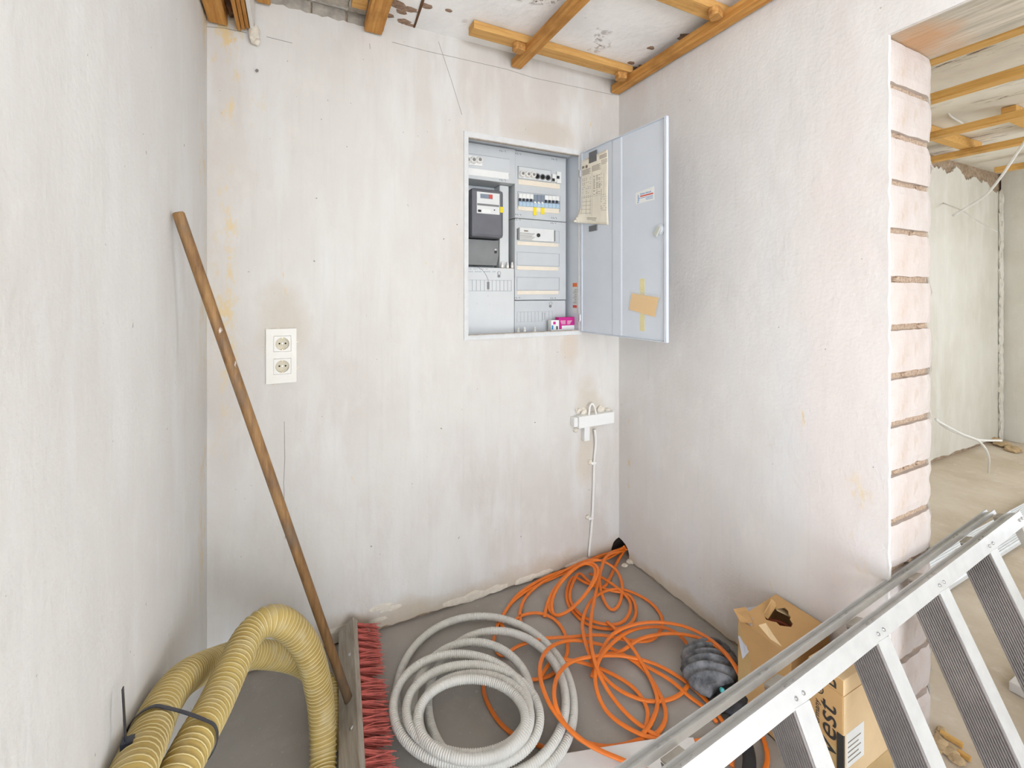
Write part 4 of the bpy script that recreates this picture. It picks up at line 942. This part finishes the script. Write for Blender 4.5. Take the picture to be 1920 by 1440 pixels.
p = at_d(1354,1294,1.36); obj('teal_cap', MB().lathe(p, (-.5,-.6,.6), [(-.01,.007),(.004,.007),(.007,.004)], 12), simple('teal_plastic', srgb(60,160,160), .5), rg)
bh = [on_z(1375,1330,.02), on_z(1385,1360,.022), on_z(1398,1390,.03), on_z(1405,1425,.03), on_z(1402,1470,.03)]
tag(obj('black_tube', MB().tube(spline(bh,.006), .017, 14), M['rubber_dark'], smooth=True), 'short black rubber tube on the floor behind the ladder rail', 'tube')
# white sheet on the floor in front of the cables
M['foam'] = simple('white_foam_sheet', srgb(224,220,216), .8, var=.03)
a_ = [on_z(*q, .012) for q in ((985,1440),(1000,1428),(1220,1392),(1300,1388),(1330,1480),(1100,1560),(990,1520))]
tag(obj('foam_board', MB().prism(a_, (0,0,.010)), M['foam'], bevel=.002), 'white foam board lying on the floor under the ladder and orange cable', 'board')

# ================================================================== aluminium step ladder on its side
M['alu'] = simple('scuffed_aluminium', srgb(204,204,202), .42, .45, var=.06, sc=24)
M['alu_dirty'] = simple('grimy_aluminium', srgb(186,180,170), .5, .4, var=.12, sc=24)
M['tread'] = simple('grimy_ribbed_tread', srgb(140,132,128), .6, .2, var=.18, sc=9)
LO = V((.909,.545,.490)); LA = V((math.cos(.080),0,math.sin(.080))); W0 = V((0,.372,.928)); LW = (W0-LA*W0.dot(LA)).normalized(); LN = LA.cross(LW)
if LN.y > 0: LN = -LN
ld = thing('step_ladder', 'aluminium step ladder lying on its side across the opening', 'ladder', (1.2,.4,0))
S0, S1 = -.80, 1.175
def rail(o, la, lw, ln, n0, n1, hw, m, nm='rail'):   # channel section, open to +W
    t_ = .0035; pr_ = [(n0,-hw),(n0,hw),(n0-t_,hw),(n0-t_,hw-.010),(n1+t_,hw-.010),(n1+t_,hw),(n1,hw),(n1,-hw)]
    return obj(nm, MB().prism([o+la*S0+ln*a_+lw*b_ for a_,b_ in pr_], la*(S1-S0)), M[m], ld)
def rail2(pr_): return obj('rail', MB().prism([LO+LA*S0+LN*a_+LW*b_ for a_,b_ in pr_], LA*(S1-S0)), M['alu'], ld)
rA = rail2([(0,-.019),(0,.019),(-.0035,.019),(-.0035,.012),(-.0225,.012),(-.0225,.019),(-.026,.019),(-.026,.008),(-.0035,.008),(-.0035,-.019)])
rB = rail2([(-.062,.007),(-.062,.019),(-.0655,.019),(-.0655,.012),(-.0825,.012),(-.0825,.019),(-.086,.019),(-.086,.007)])
BO = V((.909,.325,.052)); LB = V((1,0,0)); LWb = (W0-LB*W0.dot(LB)).normalized(); LNb = LB.cross(LWb); LNb = LNb if LNb.y < 0 else -LNb
rail(BO, LB, -LWb, LNb, 0, -.026, .019, 'alu'); rail(BO, LB, -LWb, LNb, -.056, -.082, .019, 'alu')
steps = [-.89+.305*k*1.0 for k in range(0)] + [-.59,-.292,.0,.309,.611,.921]
def rivet(o, n_, par, r=.0042): obj('rivet', MB().lathe(o, n_, [(-.001,r),(.0015,r),(.0035,r*.6)], 8), M['steel'], par)
for s_ in steps:
    T = LO+LA*s_-LW*.018; B = BO+LB*s_+LWb*.018; td = (B-T); tl = td.length; td.normalize(); n_ = (LN-td*LN.dot(td)).normalized(); l_ = n_.cross(td); l_ = l_ if l_.x > 0 else -l_
    st_ = obj('tread', MB().bbox(T, td, n_, l_, (0,-.0015,-.022),(tl,.0005,.024)), M['alu'], ld)
    obj('tread_back', MB().bbox(T, td, n_, l_, (0,-.0825,-.022),(tl,-.0805,.016)), M['alu_dirty'], st_)
    nr = 13; pr_ = [(-.002,-.0195)]
    for k in range(nr):
        a_ = -.002-.078*k/nr; b_ = -.002-.078*(k+1)/nr; m_ = (a_+b_)/2; w_ = (a_-b_)
        pr_ += [(a_-w_*.10,-.0262),(a_-w_*.50,-.0262),(a_-w_*.62,-.0205),(b_,-.0205)]
    pr_ += [(-.0802,-.0195)]
    obj('ribbed_plate', MB().prism([T+n_*a_+l_*b_ for a_,b_ in pr_], td*tl), M['tread'], st_)
    for dl in (-.010,.014):
        rivet(LO+LA*(s_+dl)+LN*.0005-LW*.004, LN, rA); rivet(LO+LA*(s_+dl)-LN*.013+LW*.0118, LW, rA, .005); rivet(LO+LA*(s_+dl)-LN*.074+LW*.0118, LW, rB, .005)
    obj('end_plate', MB().bbox(LO+LA*s_, LA, LN, LW, (-.022,-.0615,.002),(.024,-.0265,.006)), M['alu_dirty'], st_)
    obj('rib_step', MB().bbox(LO+LA*s_, LA, LN, LW, (-.0235,-.0615,-.018),(-.0222,-.0265,.001)), M['tread'], st_)
T = LO+LA*1.150-LW*.018; B = BO+LB*1.150+LWb*.018; td = (B-T); tl = td.length; td.normalize(); n_ = (LN-td*LN.dot(td)).normalized(); l_ = n_.cross(td); l_ = l_ if l_.x > 0 else -l_
obj('end_brace', MB().bbox(T, td, n_, l_, (0,-.024,-.012),(tl,0,.012)), M['alu_dirty'], ld, bevel=.002)
obj('end_bracket', MB().bbox(LO+LA*1.150, LA, LN, LW, (-.025,-.056,-.012),(.02,-.026,.010)), M['alu_dirty'], ld, bevel=.002)
obj('brace_knob', MB().lathe(LO+LA*1.06-LN*.041-LW*.02, LW, [(0,.012),(.02,.012)], 10), M['rubber_dark'], ld)
for dl in (-.008,.012): rivet(LO+LA*(1.150+dl)+LN*.0005, LN, rA)

# ================================================================== next room
M['pane'] = simple('translucent_ribbed_sheet', srgb(232,236,238), .3, var=.03)
rs = MB(); Yp0, Yp1 = .88, 1.03
k_ = 30; prp = []
for i in range(k_+1): prp.append((Yp0+(Yp1-Yp0)*i/k_, .030+.0045*(i%2)))
rs.prism([V((2.15,a_,b_)) for a_,b_ in prp]+[V((2.15,Yp1,.012)),V((2.15,Yp0,.012))], V((2.2,0,0)))
tag(obj('ribbed_sheet', rs, M['pane']), 'white ribbed plastic sheet on the floor of the next room behind the ladder', 'plastic sheet')
tag(obj('white_panel', MB().box((2.09,-.1,.0),(2.7,.58,.03)), M['foam'], bevel=.002), 'white panel lying on the next room floor under the ladder end', 'panel')
def wcable(lab, pts, r=.006, m='white_cable'): tag(obj('hanging_cable', MB().tube(spline(pts,.02), r, 8), M[m], smooth=True), lab, 'cable', 'loose cables of the next room')
wcable('white cable hanging diagonally across the next room wall', [at_d(1960,215,2.3), at_d(1915,275,2.45), at_d(1872,338,2.6), at_d(1840,372,2.75), at_d(1784,406,2.9)], .007)
wcable('thin white cable slanting behind the hanging diagonal cable', [on_y(1769,381,1.598), at_d(1805,396,3.2), at_d(1840,418,3.1), at_d(1869,435,3.0)], .005)
wcable('white cable sticking straight out above the next room floor', [at_d(1755,786,2.1), at_d(1780,805,2.2), at_d(1830,824,2.4), at_d(1879,826,2.55)], .006)
wcable('white cable curling down onto the next room floor', [at_d(1757,789,2.1), at_d(1800,812,2.2), at_d(1836,828,2.3), at_d(1853,855,2.45), on_z(1853,886,.006)], .006)
wcable('white cable sagging under the next room ceiling', [at_d(1755,170,2.3), at_d(1800,168,2.4), at_d(1860,150,2.4), at_d(1930,130,2.4)], .007)
wcable('white cable looping down from the next room ceiling', [at_d(1778,190,2.5), at_d(1780,215,2.6), at_d(1805,232,2.7), at_d(1820,250,3.0), at_d(1835,266,3.2), at_d(1900,262,3.3), at_d(1950,258,3.3)], .006)
wcable('red cable along the fourth next room batten', [at_d(1760,298,3.3), at_d(1790,288,3.3), at_d(1840,274,3.3), at_d(1890,264,3.3), at_d(1950,264,3.3)], .012, 'red')
# rubble in the opening
for i, (px, py, r) in enumerate([(1760,1395,.022),(1782,1408,.018),(1795,1425,.016),(1765,1372,.014),(1740,1412,.014),(1862,824,.05),(1880,833,.05),(1900,842,.05),(1184,1052,.018),(1172,1060,.012)]):
    p = on_z(px, py, r*.35)
    labs = {0:'largest rubble chip at the foot of the brick jamb',1:'rubble chip between the two wood splinters',2:'rubble chip beside the shorter wood splinter',3:'rubble chip tight against the back edge of the jamb',4:'rubble chip at the front of the jamb foot',5:'rubble lump in the far corner of the next room',6:'rubble lump beside the far corner of the next room',7:'rubble lump along the far wall of the next room',8:'white plaster chip below the wall hole',9:'small plaster chip beside the orange cables at the wall hole'}
    o_ = tag(obj('plaster_chip', chunk(p, r, i+200, (1.3,1,.5)), M['scab'] if i in (8,9) else M['rubble'], origin=p), labs.get(i, 'small rubble chip at the foot of the brick jamb'), 'rubble')
    if i not in labs: o_['group'] = 'rubble chips at the jamb'
for i, (a_, b_) in enumerate((((1762,1372),(1806,1398)),((1796,1408),(1820,1424)))):
    p_, q_ = on_z(*a_, .008), on_z(*b_, .008); d_ = (q_-p_).normalized()
    tag(obj('wood_splinter', MB().bbox(p_, d_, d_.cross(V((0,0,1))), V((0,0,1)), (0,-.006,-.007),((q_-p_).length,.006,.006)), M['wood_next'], bevel=.002), ('longer' if i == 0 else 'shorter')+' wood splinter on the floor at the brick jamb', 'splinter')
